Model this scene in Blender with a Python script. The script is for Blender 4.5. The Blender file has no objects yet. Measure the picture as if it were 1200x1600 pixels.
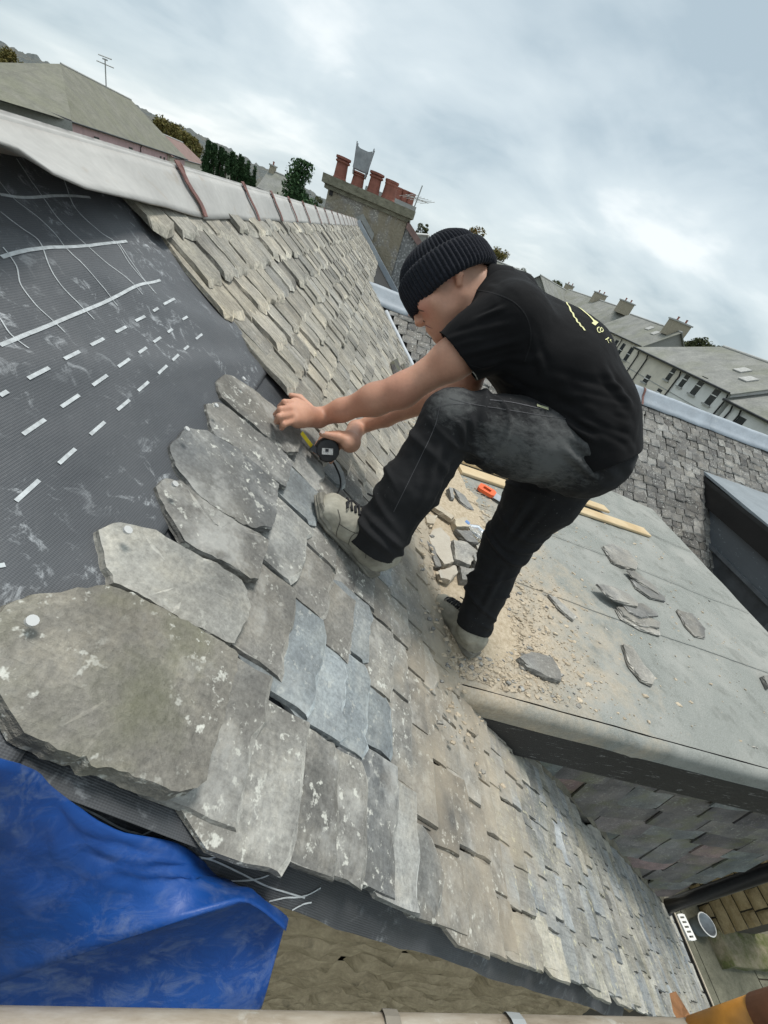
import bpy, math, random, time
import numpy as np
from mathutils import Vector, Matrix, noise as mnoise
from mathutils.bvhtree import BVHTree
T0 = time.time()
SC = bpy.context.scene
COL = SC.collection
random.seed(7)

# ------------------------------------------------------------------ camera
# World: +X down the slope (right), +Y along the ridge (away), +Z up; eye at the origin.
FPX = 630.0                      # focal length in pixels of the 1200x1600 photograph
def _axes(v1, s, f):
    y = np.array([v1[0]-600., v1[1]-800., f]); y /= np.linalg.norm(y)
    z = np.cross(y, [1, s, 0]); z /= np.linalg.norm(z)
    if z[1] > 0: z = -z
    x = np.cross(y, z)
    return np.array([x, y, z])
AX = _axes((604, 356), .415, FPX)
cam_data = bpy.data.cameras.new('camera')
cam = bpy.data.objects.new('camera', cam_data); COL.objects.link(cam)
cam_data.sensor_fit = 'VERTICAL'; cam_data.sensor_height = 36.0; cam_data.sensor_width = 27.0
cam_data.lens = FPX/1600*36.0
cam_data.clip_start = 0.02; cam_data.clip_end = 6000
r_, d_, f_ = AX[:, 0], AX[:, 1], AX[:, 2]
cam.matrix_world = Matrix(((r_[0], -d_[0], -f_[0], 0), (r_[1], -d_[1], -f_[1], 0), (r_[2], -d_[2], -f_[2], 0), (0, 0, 0, 1)))
SC.camera = cam

# ------------------------------------------------------------------ sky, sun, exposure
SUN_DIR = Vector((0.08, 0.16, 0.98)).normalized()      # towards the brightest part of the cloud
world = bpy.data.worlds.new('World'); SC.world = world; world.use_nodes = True
wn = world.node_tree; wn.nodes.clear()
def _n(t, **kw):
    nd = wn.nodes.new(t)
    for k, v in kw.items(): setattr(nd, k, v)
    return nd
w_out = _n('ShaderNodeOutputWorld'); w_bg = _n('ShaderNodeBackground'); w_bg.inputs[1].default_value = 0.1
w_sky = _n('ShaderNodeTexSky', sky_type='NISHITA', sun_disc=False)
w_sky.sun_elevation = math.asin(SUN_DIR.z); w_sky.sun_rotation = math.atan2(SUN_DIR.x, SUN_DIR.y)
w_tc = _n('ShaderNodeTexCoord'); w_sep = _n('ShaderNodeSeparateXYZ')
wn.links.new(w_tc.outputs['Generated'], w_sep.inputs[0])
def _m(op, a, b=None, clamp=False):
    nd = _n('ShaderNodeMath', operation=op, use_clamp=clamp)
    for i, q in enumerate((a, b)):
        if q is None: continue
        if isinstance(q, (int, float)): nd.inputs[i].default_value = q
        else: wn.links.new(q, nd.inputs[i])
    return nd.outputs[0]
zc = _m('ADD', _m('MAXIMUM', w_sep.outputs[2], 0.0), 0.33)
w_c = _n('ShaderNodeCombineXYZ')
wn.links.new(_m('DIVIDE', w_sep.outputs[0], zc), w_c.inputs[0]); wn.links.new(_m('DIVIDE', w_sep.outputs[1], zc), w_c.inputs[1])
def _noise(scale, detail, rough, dist, sc3, off):
    mp = _n('ShaderNodeMapping'); wn.links.new(w_c.outputs[0], mp.inputs[0])
    mp.inputs['Scale'].default_value = sc3; mp.inputs['Location'].default_value = off
    mp.inputs['Rotation'].default_value = (0, 0, -0.5)
    nd = _n('ShaderNodeTexNoise'); wn.links.new(mp.outputs[0], nd.inputs['Vector'])
    nd.inputs['Scale'].default_value = scale; nd.inputs['Detail'].default_value = detail
    nd.inputs['Roughness'].default_value = rough; nd.inputs['Distortion'].default_value = dist
    return nd.outputs[0]
n_big = _noise(0.95, 5, 0.5, 0.5, (1, 1.1, 1), (3.1, 1.7, 0))
n_fin = _noise(2.8, 6, 0.52, 0.35, (0.9, 1.25, 1), (0.4, 7.7, 0))
nsum = _m('ADD', _m('MULTIPLY', n_big, 0.72), _m('MULTIPLY', n_fin, 0.28))
w_r = _n('ShaderNodeValToRGB'); wn.links.new(nsum, w_r.inputs[0])
el = w_r.color_ramp.elements
el[0].position = 0.38; el[0].color = (0.335, 0.41, 0.455, 1)
el[1].position = 0.63; el[1].color = (0.68, 0.72, 0.725, 1)
e = el.new(0.46); e.color = (0.44, 0.51, 0.545, 1)
e = el.new(0.55); e.color = (0.52, 0.585, 0.61, 1)
w_sc = _n('ShaderNodeVectorMath', operation='SCALE'); wn.links.new(w_r.outputs[0], w_sc.inputs[0]); w_sc.inputs[3].default_value = 7.5
w_mix = _n('ShaderNodeMix', data_type='RGBA'); w_mix.inputs[0].default_value = 0.93
wn.links.new(w_sky.outputs[0], w_mix.inputs[6]); wn.links.new(w_sc.outputs[0], w_mix.inputs[7])
wn.links.new(w_mix.outputs[2], w_bg.inputs[0]); wn.links.new(w_bg.outputs[0], w_out.inputs[0])
sun_d = bpy.data.lights.new('sun', 'SUN'); sun_d.energy = 1.5; sun_d.angle = math.radians(14); sun_d.color = (1.0, 0.96, 0.9)
sun = bpy.data.objects.new('sun', sun_d); COL.objects.link(sun)
sun.rotation_euler = (-SUN_DIR).to_track_quat('-Z', 'Y').to_euler()
SC.view_settings.view_transform = 'Standard'; SC.view_settings.look = 'None'
SC.view_settings.exposure = 0.92; SC.view_settings.gamma = 1.0; SC.view_settings.use_curve_mapping = False

SC.cycles.max_bounces = 5; SC.cycles.diffuse_bounces = 2; SC.cycles.glossy_bounces = 2; SC.cycles.use_adaptive_sampling = True; SC.cycles.adaptive_threshold = .02; SC.cycles.use_denoising = True
# ------------------------------------------------------------------ measuring helpers
AL = math.radians(39.0); DH = 0.48                 # roof pitch, height of the eye above the roof plane
NRM = np.array([math.sin(AL), 0, math.cos(AL)]); DWN = np.array([math.cos(AL), 0, -math.sin(AL)]); YV = np.array([0, 1., 0])
def ray(u, v): return AX @ np.array([u-600., v-800., FPX])
def at_roof(u, v, h=0.0):
    r = ray(u, v); return r*((-DH+h)/(NRM @ r))
def at_sy(u, v, h=0.0):
    p = at_roof(u, v, h); return float(p @ DWN), float(p[1])
def at_z(u, v, z): r = ray(u, v); return r*(z/r[2])
def at_y(u, v, y): r = ray(u, v); return r*(y/r[1])
def at_x(u, v, x): r = ray(u, v); return r*(x/r[0])
def at_d(u, v, d): r = ray(u, v); return r*(d/FPX)
def proj(p):
    c = AX.T @ np.asarray(p, float); return 600+FPX*c[0]/c[2], 800+FPX*c[1]/c[2], c[2]
def RP(s, y, h=0.0): return NRM*(-DH+h) + DWN*s + YV*y
FS = 0.097
def flat_z(x): return -1.105 - FS*(x-.63)
def at_flat(u, v, h=0.0):
    r = ray(u, v); t = (-1.105+FS*.63+h)/(r[2]+FS*r[0]); return r*t
def fbm(x, y, z=0.0, o=4): return mnoise.fractal(Vector((x, y, z)), 0.9, 2.0, o)

# ------------------------------------------------------------------ object helpers
def link(o, parent=None):
    COL.objects.link(o)
    if parent is not None: o.parent = parent
    return o
def tag(o, label=None, cat=None, group=None, kind=None):
    if label: o['label'] = label
    if cat: o['category'] = cat
    if group: o['group'] = group
    if kind: o['kind'] = kind
    return o
def empty(name, loc=(0, 0, 0), label=None, cat=None, group=None):
    o = bpy.data.objects.new(name, None); o.location = Vector(loc); o.empty_display_size = .1
    COL.objects.link(o); return tag(o, label, cat, group)
def mesh_from(name, v, f, smooth=False):
    me = bpy.data.meshes.new(name); me.from_pydata([tuple(map(float, q)) for q in v], [], f)
    if smooth: me.polygons.foreach_set('use_smooth', [True]*len(me.polygons))
    me.update(); return me
def put(name, v, f, m, parent=None, smooth=False, kind=None):
    """one mesh object, vertices in world coordinates; parents keep an identity offset"""
    me = mesh_from(name, v, f, smooth)
    if m is not None: me.materials.append(m)
    o = bpy.data.objects.new(name, me); COL.objects.link(o)
    if parent is not None:
        o.parent = parent; o.matrix_parent_inverse = world_of(parent).inverted()
    if kind: o['kind'] = kind
    return o
def world_of(o):
    m = o.matrix_basis.copy()
    if o.parent is not None: m = world_of(o.parent) @ o.matrix_parent_inverse @ m
    return m
class MB:
    def __init__(s): s.v = []; s.f = []
    def add(s, v, f):
        k = len(s.v); s.v += [tuple(map(float, q)) for q in v]; s.f += [tuple(i+k for i in q) for q in f]; return s
    def quad(s, a, b, c, d): return s.add([a, b, c, d], [(0, 1, 2, 3)])
    def box(s, c, e, ax=None):
        """c centre, e half sizes, ax 3 axis vectors"""
        ax = np.eye(3) if ax is None else np.asarray(ax, float); c = np.asarray(c, float); v = []
        for i in (-1, 1):
            for j in (-1, 1):
                for k in (-1, 1): v.append(c+ax[0]*e[0]*i+ax[1]*e[1]*j+ax[2]*e[2]*k)
        return s.add(v, [(0, 1, 3, 2), (4, 6, 7, 5), (0, 4, 5, 1), (2, 3, 7, 6), (0, 2, 6, 4), (1, 5, 7, 3)])
    def tube(s, pts, r, n=10, cap=True):
        pts = [np.asarray(p, float) for p in pts]; rr = r if hasattr(r, '__len__') else [r]*len(pts)
        k = len(s.v); ref = None
        for i, p in enumerate(pts):
            t = pts[min(i+1, len(pts)-1)]-pts[max(i-1, 0)]; t = t/(np.linalg.norm(t)+1e-9)
            if ref is None: ref = np.array([0, 0, 1.]) if abs(t[2]) < .9 else np.array([1., 0, 0])
            a = np.cross(t, ref); a /= np.linalg.norm(a); b = np.cross(a, t); ref = b
            for j in range(n):
                w = 2*math.pi*j/n; s.v.append(tuple(p+rr[i]*(a*math.cos(w)+b*math.sin(w))))
        for i in range(len(pts)-1):
            for j in range(n):
                q = (j+1) % n; s.f.append((k+i*n+j, k+i*n+q, k+(i+1)*n+q, k+(i+1)*n+j))
        if cap:
            s.f.append(tuple(k+j for j in range(n))[::-1]); m = k+(len(pts)-1)*n; s.f.append(tuple(m+j for j in range(n)))
        return s
    def strip(s, pts, w, side):
        """flat ribbon along pts, width w across the vectors `side` (one or per point)"""
        k = len(s.v); pts = [np.asarray(p, float) for p in pts]
        for i, p in enumerate(pts):
            sd = side[i] if isinstance(side, list) else side; ww = w[i] if hasattr(w, '__len__') else w
            s.v.append(tuple(p-sd*ww/2)); s.v.append(tuple(p+sd*ww/2))
        for i in range(len(pts)-1): s.f.append((k+2*i, k+2*i+1, k+2*i+3, k+2*i+2))
        return s
    def prism(s, poly, off):
        """closed slab from polygon points, extruded by vector off"""
        n = len(poly); off = np.asarray(off, float); k = len(s.v)
        s.v += [tuple(map(float, p)) for p in poly]; s.v += [tuple(map(float, np.asarray(p)+off)) for p in poly]
        s.f.append(tuple(range(k, k+n))[::-1]); s.f.append(tuple(range(k+n, k+2*n)))
        for i in range(n):
            j = (i+1) % n; s.f.append((k+i, k+j, k+n+j, k+n+i))
        return s
    def build(s, name, m, parent=None, smooth=False, kind=None): return put(name, s.v, s.f, m, parent, smooth, kind)
def grid(fn, nu, nv):
    v = [fn(i/nu, j/nv) for j in range(nv+1) for i in range(nu+1)]
    f = [(j*(nu+1)+i, j*(nu+1)+i+1, (j+1)*(nu+1)+i+1, (j+1)*(nu+1)+i) for j in range(nv) for i in range(nu)]
    return v, f

# ------------------------------------------------------------------ material helpers
class NT:
    def __init__(s, name, rough=.8, metal=0.0, spec=None):
        s.m = bpy.data.materials.new(name); s.m.use_nodes = True; s.t = s.m.node_tree
        s.b = s.t.nodes['Principled BSDF']; s.b.inputs['Roughness'].default_value = rough; s.b.inputs['Metallic'].default_value = metal
        if spec is not None: s.b.inputs['Specular IOR Level'].default_value = spec
    def n(s, t, **kw):
        nd = s.t.nodes.new(t)
        for k, v in kw.items(): setattr(nd, k, v)
        return nd
    def set(s, sock, v):
        if v is None: return
        if hasattr(v, 'is_linked'): s.t.links.new(v, sock)
        elif isinstance(v, (tuple, list)) and len(v) == 3 and sock.type == 'RGBA': sock.default_value = (*v, 1)
        else: sock.default_value = v
    def pos(s): return s.n('ShaderNodeNewGeometry').outputs['Position']
    def obj(s): return s.n('ShaderNodeTexCoord').outputs['Object']
    def island(s): return s.n('ShaderNodeNewGeometry').outputs['Random Per Island']
    def orand(s): return s.n('ShaderNodeObjectInfo').outputs['Random']
    def map(s, v, scale=(1, 1, 1), rot=(0, 0, 0), loc=(0, 0, 0)):
        nd = s.n('ShaderNodeMapping'); s.set(nd.inputs[0], v); nd.inputs['Scale'].default_value = scale; nd.inputs['Rotation'].default_value = rot; nd.inputs['Location'].default_value = loc
        return nd.outputs[0]
    def noise(s, v, scale, detail=4, rough=.55, dist=0.0, w=None):
        nd = s.n('ShaderNodeTexNoise')
        if w is not None: nd.noise_dimensions = '4D'; s.set(nd.inputs['W'], w)
        s.set(nd.inputs['Vector'], v); nd.inputs['Scale'].default_value = scale; nd.inputs['Detail'].default_value = detail
        nd.inputs['Roughness'].default_value = rough; nd.inputs['Distortion'].default_value = dist
        return nd.outputs[0]
    def vor(s, v, scale, feat='F1', out=0):
        nd = s.n('ShaderNodeTexVoronoi', feature=feat); s.set(nd.inputs['Vector'], v); nd.inputs['Scale'].default_value = scale; return nd.outputs[out]
    def ramp(s, f, stops, interp='LINEAR'):
        nd = s.n('ShaderNodeValToRGB'); s.set(nd.inputs[0], f); e = nd.color_ramp.elements; nd.color_ramp.interpolation = interp
        while len(e) > 1: e.remove(e[-1])
        for i, (p, c) in enumerate(stops):
            q = e[0] if i == 0 else e.new(p); q.position = p
            q.color = (c, c, c, 1) if isinstance(c, (int, float)) else (*c, 1)
        return nd.outputs[0]
    def mix(s, f, a, b, blend='MIX'):
        nd = s.n('ShaderNodeMix', data_type='RGBA', blend_type=blend); s.set(nd.inputs[0], f); s.set(nd.inputs[6], a); s.set(nd.inputs[7], b); return nd.outputs[2]
    def math(s, op, a, b=None, c=None, clamp=False):
        nd = s.n('ShaderNodeMath', operation=op, use_clamp=clamp); s.set(nd.inputs[0], a); s.set(nd.inputs[1], b); s.set(nd.inputs[2], c); return nd.outputs[0]
    def xyz(s, v): nd = s.n('ShaderNodeSeparateXYZ'); s.set(nd.inputs[0], v); return nd.outputs
    def sub(s, v, c): nd = s.n('ShaderNodeVectorMath', operation='SUBTRACT'); s.set(nd.inputs[0], v); nd.inputs[1].default_value = c; return nd.outputs[0]
    def addv(s, v, w): nd = s.n('ShaderNodeVectorMath', operation='ADD'); s.set(nd.inputs[0], v); s.set(nd.inputs[1], w); return nd.outputs[0]
    def length(s, v): nd = s.n('ShaderNodeVectorMath', operation='LENGTH'); s.set(nd.inputs[0], v); return nd.outputs[1]
    def bump(s, h, strength=.5, dist=.01, nrm=None):
        nd = s.n('ShaderNodeBump'); s.set(nd.inputs['Height'], h); nd.inputs['Strength'].default_value = strength; nd.inputs['Distance'].default_value = dist
        if nrm is not None: s.set(nd.inputs['Normal'], nrm)
        return nd.outputs[0]
    def color(s, c): s.set(s.b.inputs['Base Color'], c); return s
    def rough(s, r): s.set(s.b.inputs['Roughness'], r); return s
    def normal(s, nn): s.set(s.b.inputs['Normal'], nn); return s
def simple(name, c, rough=.7, metal=0.0, var=.25, scale=8.0, bump=.15, bd=.004, spec=None, detail=5):
    t = NT(name, rough, metal, spec); p = t.pos(); nz = t.noise(p, scale, detail, .6)
    lo = tuple(q*(1-var) for q in c); hi = tuple(min(1, q*(1+var)) for q in c)
    t.color(t.ramp(nz, [(.3, lo), (.7, hi)]))
    if bump: t.normal(t.bump(t.noise(p, scale*6, 4), bump, bd))
    return t.m
# ------------------------------------------------------------------ materials of the house
ROT = (0, -AL, 0)
def slate_mat(name, stops, streak=.5, lichen=.5, lich_col=(.62, .62, .56), moss=0.0, dust=True, bump=.5, frame=ROT, warm=.25, edge=.8, low=1.0, pale=0.0):
    t = NT(name, .78, spec=.35); p = t.map(t.pos(), rot=frame); isl = t.math('FRACT', t.math('ADD', t.island(), t.math('MULTIPLY', t.orand(), 7.31)))
    off = t.n('ShaderNodeCombineXYZ'); t.set(off.inputs[0], t.math('MULTIPLY', isl, 37.0)); t.set(off.inputs[1], t.math('MULTIPLY', isl, 91.0))
    q = t.addv(p, off.outputs[0])
    base = t.ramp(isl, stops)
    n1 = t.noise(q, 13, 6, .72, .2); n2 = t.noise(t.map(q, (3.0, 34, 14)), 3.2, 4, .65); n3 = t.noise(q, 130, 3, .7)
    c = t.mix(1.0, base, t.ramp(n1, [(.25, (.66, .66, .67)), (.5, (1, 1, .99)), (.75, (1.5, 1.45, 1.35))]), 'MULTIPLY')
    n0 = t.noise(q, 3.6, 2, .6); c = t.mix(low, c, t.mix(1.0, c, t.ramp(n0, [(.28, .62), (.5, 1.0), (.72, 1.38)]), 'MULTIPLY'))
    c = t.mix(streak, c, t.mix(1.0, c, t.ramp(n2, [(.28, .38), (.48, .95), (.75, 1.4)]), 'MULTIPLY'))
    c = t.mix(.55, c, t.mix(1.0, c, t.ramp(n3, [(.3, .55), (.7, 1.42)]), 'MULTIPLY'))
    if warm:
        c = t.mix(t.math('MULTIPLY', t.ramp(t.noise(q, 4.5, 2, .6), [(.45, 0.0), (.75, 1.0)]), warm), c, (.31, .27, .20))
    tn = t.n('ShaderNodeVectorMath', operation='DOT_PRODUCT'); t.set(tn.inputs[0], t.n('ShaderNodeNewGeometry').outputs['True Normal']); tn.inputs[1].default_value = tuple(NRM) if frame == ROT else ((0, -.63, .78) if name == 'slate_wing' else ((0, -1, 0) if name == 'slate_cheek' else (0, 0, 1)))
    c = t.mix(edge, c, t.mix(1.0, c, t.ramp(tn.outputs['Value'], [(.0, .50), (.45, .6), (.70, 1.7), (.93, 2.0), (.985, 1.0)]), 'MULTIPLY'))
    if moss: c = t.mix(t.math('MULTIPLY', t.ramp(t.noise(p, 6, 5, .6), [(.5, 0.0), (.68, 1.0)]), moss), c, (.17, .18, .07))
    if pale: c = t.mix(t.math('MULTIPLY', t.ramp(t.noise(q, 6.5, 5, .72), [(.52, 0.0), (.68, 1.0)]), pale), c, (.50, .50, .475))
    if lichen:
        lv = t.math('MULTIPLY', t.ramp(t.noise(q, 55, 3, .7), [(.58, 0.0), (.66, 1.0)]), t.ramp(t.noise(q, 7, 1), [(.38, 0.0), (.56, 1.0)]))
        c = t.mix(t.math('MULTIPLY', lv, lichen), c, lich_col)
    if dust:
        # pale stone dust trodden over the slates beside the dormer
        ds = t.length(t.map(t.sub(p, (1.22, 1.25, -.48)), (1.8, .62, 0)))
        dn = t.math('ADD', ds, t.math('MULTIPLY', t.math('SUBTRACT', t.noise(p, 7, 3, .65), .5), 1.3))
        c = t.mix(t.math('MULTIPLY', t.ramp(dn, [(.30, 1.0), (.95, 0.0)]), .72), c, (.46, .39, .29))
    t.color(c); t.rough(t.ramp(n1, [(.3, .62), (.7, .9)]))
    hh = t.math('ADD', t.math('MULTIPLY', n2, .8 if streak > .4 else .35), t.math('ADD', t.math('MULTIPLY', n1, .7), t.math('MULTIPLY', n3, .25)))
    t.normal(t.bump(hh, bump, .012)); return t.m
M = {}
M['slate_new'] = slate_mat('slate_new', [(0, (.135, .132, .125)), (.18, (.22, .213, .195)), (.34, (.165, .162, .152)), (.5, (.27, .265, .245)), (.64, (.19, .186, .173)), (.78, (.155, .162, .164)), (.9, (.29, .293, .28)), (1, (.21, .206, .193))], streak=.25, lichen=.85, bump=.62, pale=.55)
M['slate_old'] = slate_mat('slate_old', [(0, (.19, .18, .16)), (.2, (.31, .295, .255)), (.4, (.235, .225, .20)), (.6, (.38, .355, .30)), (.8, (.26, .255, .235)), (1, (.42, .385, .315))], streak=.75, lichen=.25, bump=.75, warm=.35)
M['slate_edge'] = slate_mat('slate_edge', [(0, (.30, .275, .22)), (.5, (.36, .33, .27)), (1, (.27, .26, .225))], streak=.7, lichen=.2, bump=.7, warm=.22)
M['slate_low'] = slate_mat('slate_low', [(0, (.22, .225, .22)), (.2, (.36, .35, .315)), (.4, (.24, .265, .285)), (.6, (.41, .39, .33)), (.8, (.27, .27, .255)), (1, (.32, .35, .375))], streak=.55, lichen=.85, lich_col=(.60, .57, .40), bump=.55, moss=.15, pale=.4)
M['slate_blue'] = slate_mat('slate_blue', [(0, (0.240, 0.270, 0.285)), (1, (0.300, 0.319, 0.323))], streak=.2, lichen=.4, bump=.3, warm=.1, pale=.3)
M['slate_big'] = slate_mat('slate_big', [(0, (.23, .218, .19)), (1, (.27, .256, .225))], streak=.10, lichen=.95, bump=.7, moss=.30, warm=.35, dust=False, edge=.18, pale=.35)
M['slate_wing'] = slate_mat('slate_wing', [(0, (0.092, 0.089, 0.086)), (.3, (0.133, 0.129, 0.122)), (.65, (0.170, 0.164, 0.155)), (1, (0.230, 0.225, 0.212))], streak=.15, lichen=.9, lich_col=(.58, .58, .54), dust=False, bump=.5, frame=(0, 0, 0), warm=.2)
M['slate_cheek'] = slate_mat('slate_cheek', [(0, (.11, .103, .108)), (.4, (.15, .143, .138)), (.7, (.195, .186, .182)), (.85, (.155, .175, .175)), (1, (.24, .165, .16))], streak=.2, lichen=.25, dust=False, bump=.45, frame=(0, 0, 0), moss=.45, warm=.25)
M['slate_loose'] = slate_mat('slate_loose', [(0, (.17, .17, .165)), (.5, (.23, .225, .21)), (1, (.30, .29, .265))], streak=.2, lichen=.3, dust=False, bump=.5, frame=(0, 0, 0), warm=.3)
def membrane_mat(name='roofing_underlay', k=1.0, scuff=.75):
    t = NT(name, .5, spec=.4); p = t.map(t.pos(), rot=ROT)
    wv = t.n('ShaderNodeTexWave', bands_direction='Y'); t.set(wv.inputs[0], p); wv.inputs['Scale'].default_value = 140; wv.inputs['Distortion'].default_value = .4
    wx = t.n('ShaderNodeTexWave', bands_direction='X'); t.set(wx.inputs[0], p); wx.inputs['Scale'].default_value = 95; wx.inputs['Distortion'].default_value = .3
    g = t.math('ADD', wv.outputs[1], t.math('MULTIPLY', wx.outputs[1], .5))
    c = t.mix(t.math('MULTIPLY', g, .5), tuple(k*q for q in (.042, .046, .051)), tuple(k*q for q in (.135, .142, .153)))
    c = t.mix(t.ramp(t.noise(p, 3, 4), [(.35, 0.0), (.75, .6)]), c, (.15, .158, .167))
    ch = t.math('MULTIPLY', t.ramp(t.noise(p, 34, 6, .75, .6), [(.54, 0.0), (.66, 1.0)]), t.ramp(t.noise(p, 5.5, 4, .65), [(.44, 0.0), (.62, 1.0)]))
    c = t.mix(t.math('MULTIPLY', ch, scuff), c, (.55, .58, .60))
    t.color(c); t.normal(t.bump(g, .25, .0015, t.bump(t.noise(p, 14, 4), .35, .01))); t.rough(t.ramp(t.noise(p, 6, 3), [(.3, .42), (.7, .65)])); return t.m
M['underlay'] = membrane_mat(); M['underlay2'] = membrane_mat('underlay_lower', .6, .3)
M['print'] = simple('underlay_print', (.50, .53, .54), .6, var=.25, scale=90, bump=0)
def lead_mat(name, c, stain=(.33, .25, .15), st=.35):
    t = NT(name, .55, .0, .4); p = t.pos()
    cc = t.ramp(t.noise(p, 5, 5, .6), [(.3, tuple(q*.86 for q in c)), (.7, tuple(min(1, q*1.1) for q in c))])
    cc = t.mix(t.math('MULTIPLY', t.ramp(t.noise(p, 9, 4, .6, 1.0), [(.60, 0.0), (.74, 1.0)]), st), cc, stain)
    cc = t.mix(.3, cc, t.mix(1.0, cc, t.ramp(t.noise(p, 60, 4), [(.3, .8), (.7, 1.15)]), 'MULTIPLY'))
    t.color(cc); t.normal(t.bump(t.noise(p, 7, 4), .35, .02, t.bump(t.noise(p, 45, 3), .12, .004))); return t.m
M['ridge'] = lead_mat('ridge_zinc', (.44, .43, .405), (.30, .22, .13), .5)
M['lead'] = lead_mat('lead_sheet', (.36, .40, .44), (.55, .58, .6), .4)
M['strap'] = simple('strap_rust', (.17, .075, .06), .6, var=.35, scale=60)
M['deck'] = simple('deck', (.03, .029, .028), .9)
M['nail'] = simple('nail_head', (.66, .66, .64), .4, .3, var=.1, bump=0)
M['black'] = simple('black_plastic', (.014, .014, .016), .33, var=.3, scale=30, bump=.1)
def felt_mat():
    t = NT('mineral_felt', .9, spec=.2); p = t.pos()
    g = t.noise(p, 420, 3, .7); c = t.ramp(g, [(.32, (.15, .158, .145)), (.5, (.25, .262, .242)), (.7, (.38, .392, .368))])
    c = t.mix(t.math('MULTIPLY', t.ramp(t.noise(p, 2.6, 5, .6, .5), [(.42, 0.0), (.7, 1.0)]), .55), c, (.40, .395, .365))
    c = t.mix(t.math('MULTIPLY', t.ramp(t.noise(p, 9, 6, .7), [(.52, 0.0), (.70, 1.0)]), .55), c, (.125, .13, .115))
    # sandy mortar dust fanning out from the junction with the main roof
    ds = t.length(t.map(t.sub(p, (.78, 1.30, -1.1)), (1.2, .9, 0)))
    dn = t.math('ADD', ds, t.math('MULTIPLY', t.math('SUBTRACT', t.noise(p, 6.5, 6, .72), .5), 1.9))
    c = t.mix(t.math('MULTIPLY', t.ramp(dn, [(.28, 1.0), (.60, .55), (1.15, 0.0)]), .9), c, t.ramp(t.noise(p, 90, 4, .7), [(.3, (.36, .29, .20)), (.7, (.56, .48, .37))]))
    t.color(c); t.normal(t.bump(g, .35, .003, t.bump(t.noise(p, 6, 3), .2, .02))); return t.m
M['felt'] = felt_mat()
def board_black():
    t = NT('weathered_black_board', .55); p = t.pos()
    n = t.noise(t.map(p, (2.2, 30, 30)), 5, 5, .7, .8)
    t.color(t.mix(t.ramp(n, [(.62, 0.0), (.68, 1.0)]), (.016, .016, .017), (.42, .42, .41))); t.normal(t.bump(n, .4, .004)); return t.m
M['fascia'] = board_black()
def stone_mat(name, lo, hi, dark=(.05, .045, .035), st=.5, sc=1.0):
    t = NT(name, .92, spec=.15); p = t.pos(); isl = t.island()
    c = t.ramp(t.noise(t.map(p, (3, 3, 5)), 2.4*sc, 6, .65, .2), [(.28, lo), (.72, hi)])
    c = t.mix(.5, c, t.mix(1.0, c, t.ramp(isl, [(0, .72), (1, 1.25)]), 'MULTIPLY'))
    c = t.mix(.6, c, t.mix(1.0, c, t.ramp(t.noise(p, 60*sc, 4, .7), [(.3, .75), (.7, 1.25)]), 'MULTIPLY'))
    c = t.mix(t.math('MULTIPLY', t.ramp(t.noise(p, 7*sc, 5, .65, .6), [(.56, 0.0), (.72, 1.0)]), st), c, dark)
    t.color(c); t.normal(t.bump(t.math('ADD', t.noise(t.map(p, (6, 6, 9)), 3*sc, 6, .68, .1), t.math('MULTIPLY', t.noise(p, 50*sc, 4), .3)), .5, .02)); return t.m
M['sandstone'] = stone_mat('sandstone', (.23, .18, .11), (.46, .37, .24))
M['mortar'] = simple('mortar', (.05, .042, .03), .95, scale=20)

# ------------------------------------------------------------------ slates
RNG = random.Random(3)
def slate_outline(w, l, rng, rag=.05, tail='square', nt=5):
    """points (a,b): a across, b from the tail (0) up to the head (l)"""
    P = []; k = nt; skew = rng.uniform(-.05, .05)*w
    cl, cr = (rng.choice((0, 0, .02, .04, .09))*w for _ in range(2)); walk = 0.0
    for i in range(k+1):
        f = i/k; a = -w/2+w*f+(rng.uniform(-.25, .25)*w/k if 0 < i < k else 0)
        walk = walk*.5+rng.uniform(-1, 1)*rag*.05; b = walk+skew*(f-.5)
        if rng.random() < .15: b += rag*.07
        if i == 0: b += cl
        if i == k: b += cr
        if tail == 'round': b += (2*f-1)**2*w*.35
        P.append((a, b))
    sd = [.16, .34, .6, .82]
    for f in sd: P.append((w/2-rng.uniform(-.2, 1)*rag*.035-(.0 if f < .8 else w*.13), f*l))
    P.append((w*.24, l)); P.append((-w*.24, l))
    for f in sd[::-1]: P.append((-w/2+rng.uniform(-.2, 1)*rag*.035+(.0 if f < .8 else w*.13), f*l))
    return P
def slate_geo(P, t, hfun, ins=.004, rng=RNG, layers=2):
    """rings of the outline: rough riven edge with a dressed chamfer on the tail; returns verts (a,b,h) and faces"""
    n = len(P); cx = sum(p[0] for p in P)/n; cy = sum(p[1] for p in P)/n; V = []; Fc = []; bmax = max(p[1] for p in P)
    zs = [0, .45, 1.0] if layers == 2 else [0, 1.0]
    for L, zf in enumerate(zs):
        for (a, b) in P:
            tl = 1.0 if b < .12*bmax+.012 else .25
            if L == 0: da = db = 0
            elif L == len(zs)-1: db = (ins*2.3*tl*rng.uniform(.5, 1.4)); da = -np.sign(a)*ins*.5*rng.uniform(.3, 1.4)
            else: db = ins*.35*tl*rng.uniform(0, 1.2); da = -np.sign(a)*ins*.15
            V.append((a+da, b+(db if b < bmax*.9 else 0), hfun(a, b)+t*zf))
    for L in range(len(zs)-1):
        for i in range(n):
            j = (i+1) % n; Fc.append((L*n+i, L*n+j, (L+1)*n+j, (L+1)*n+i))
    Fc.append(tuple((len(zs)-1)*n+i for i in range(n))); return V, Fc
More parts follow.
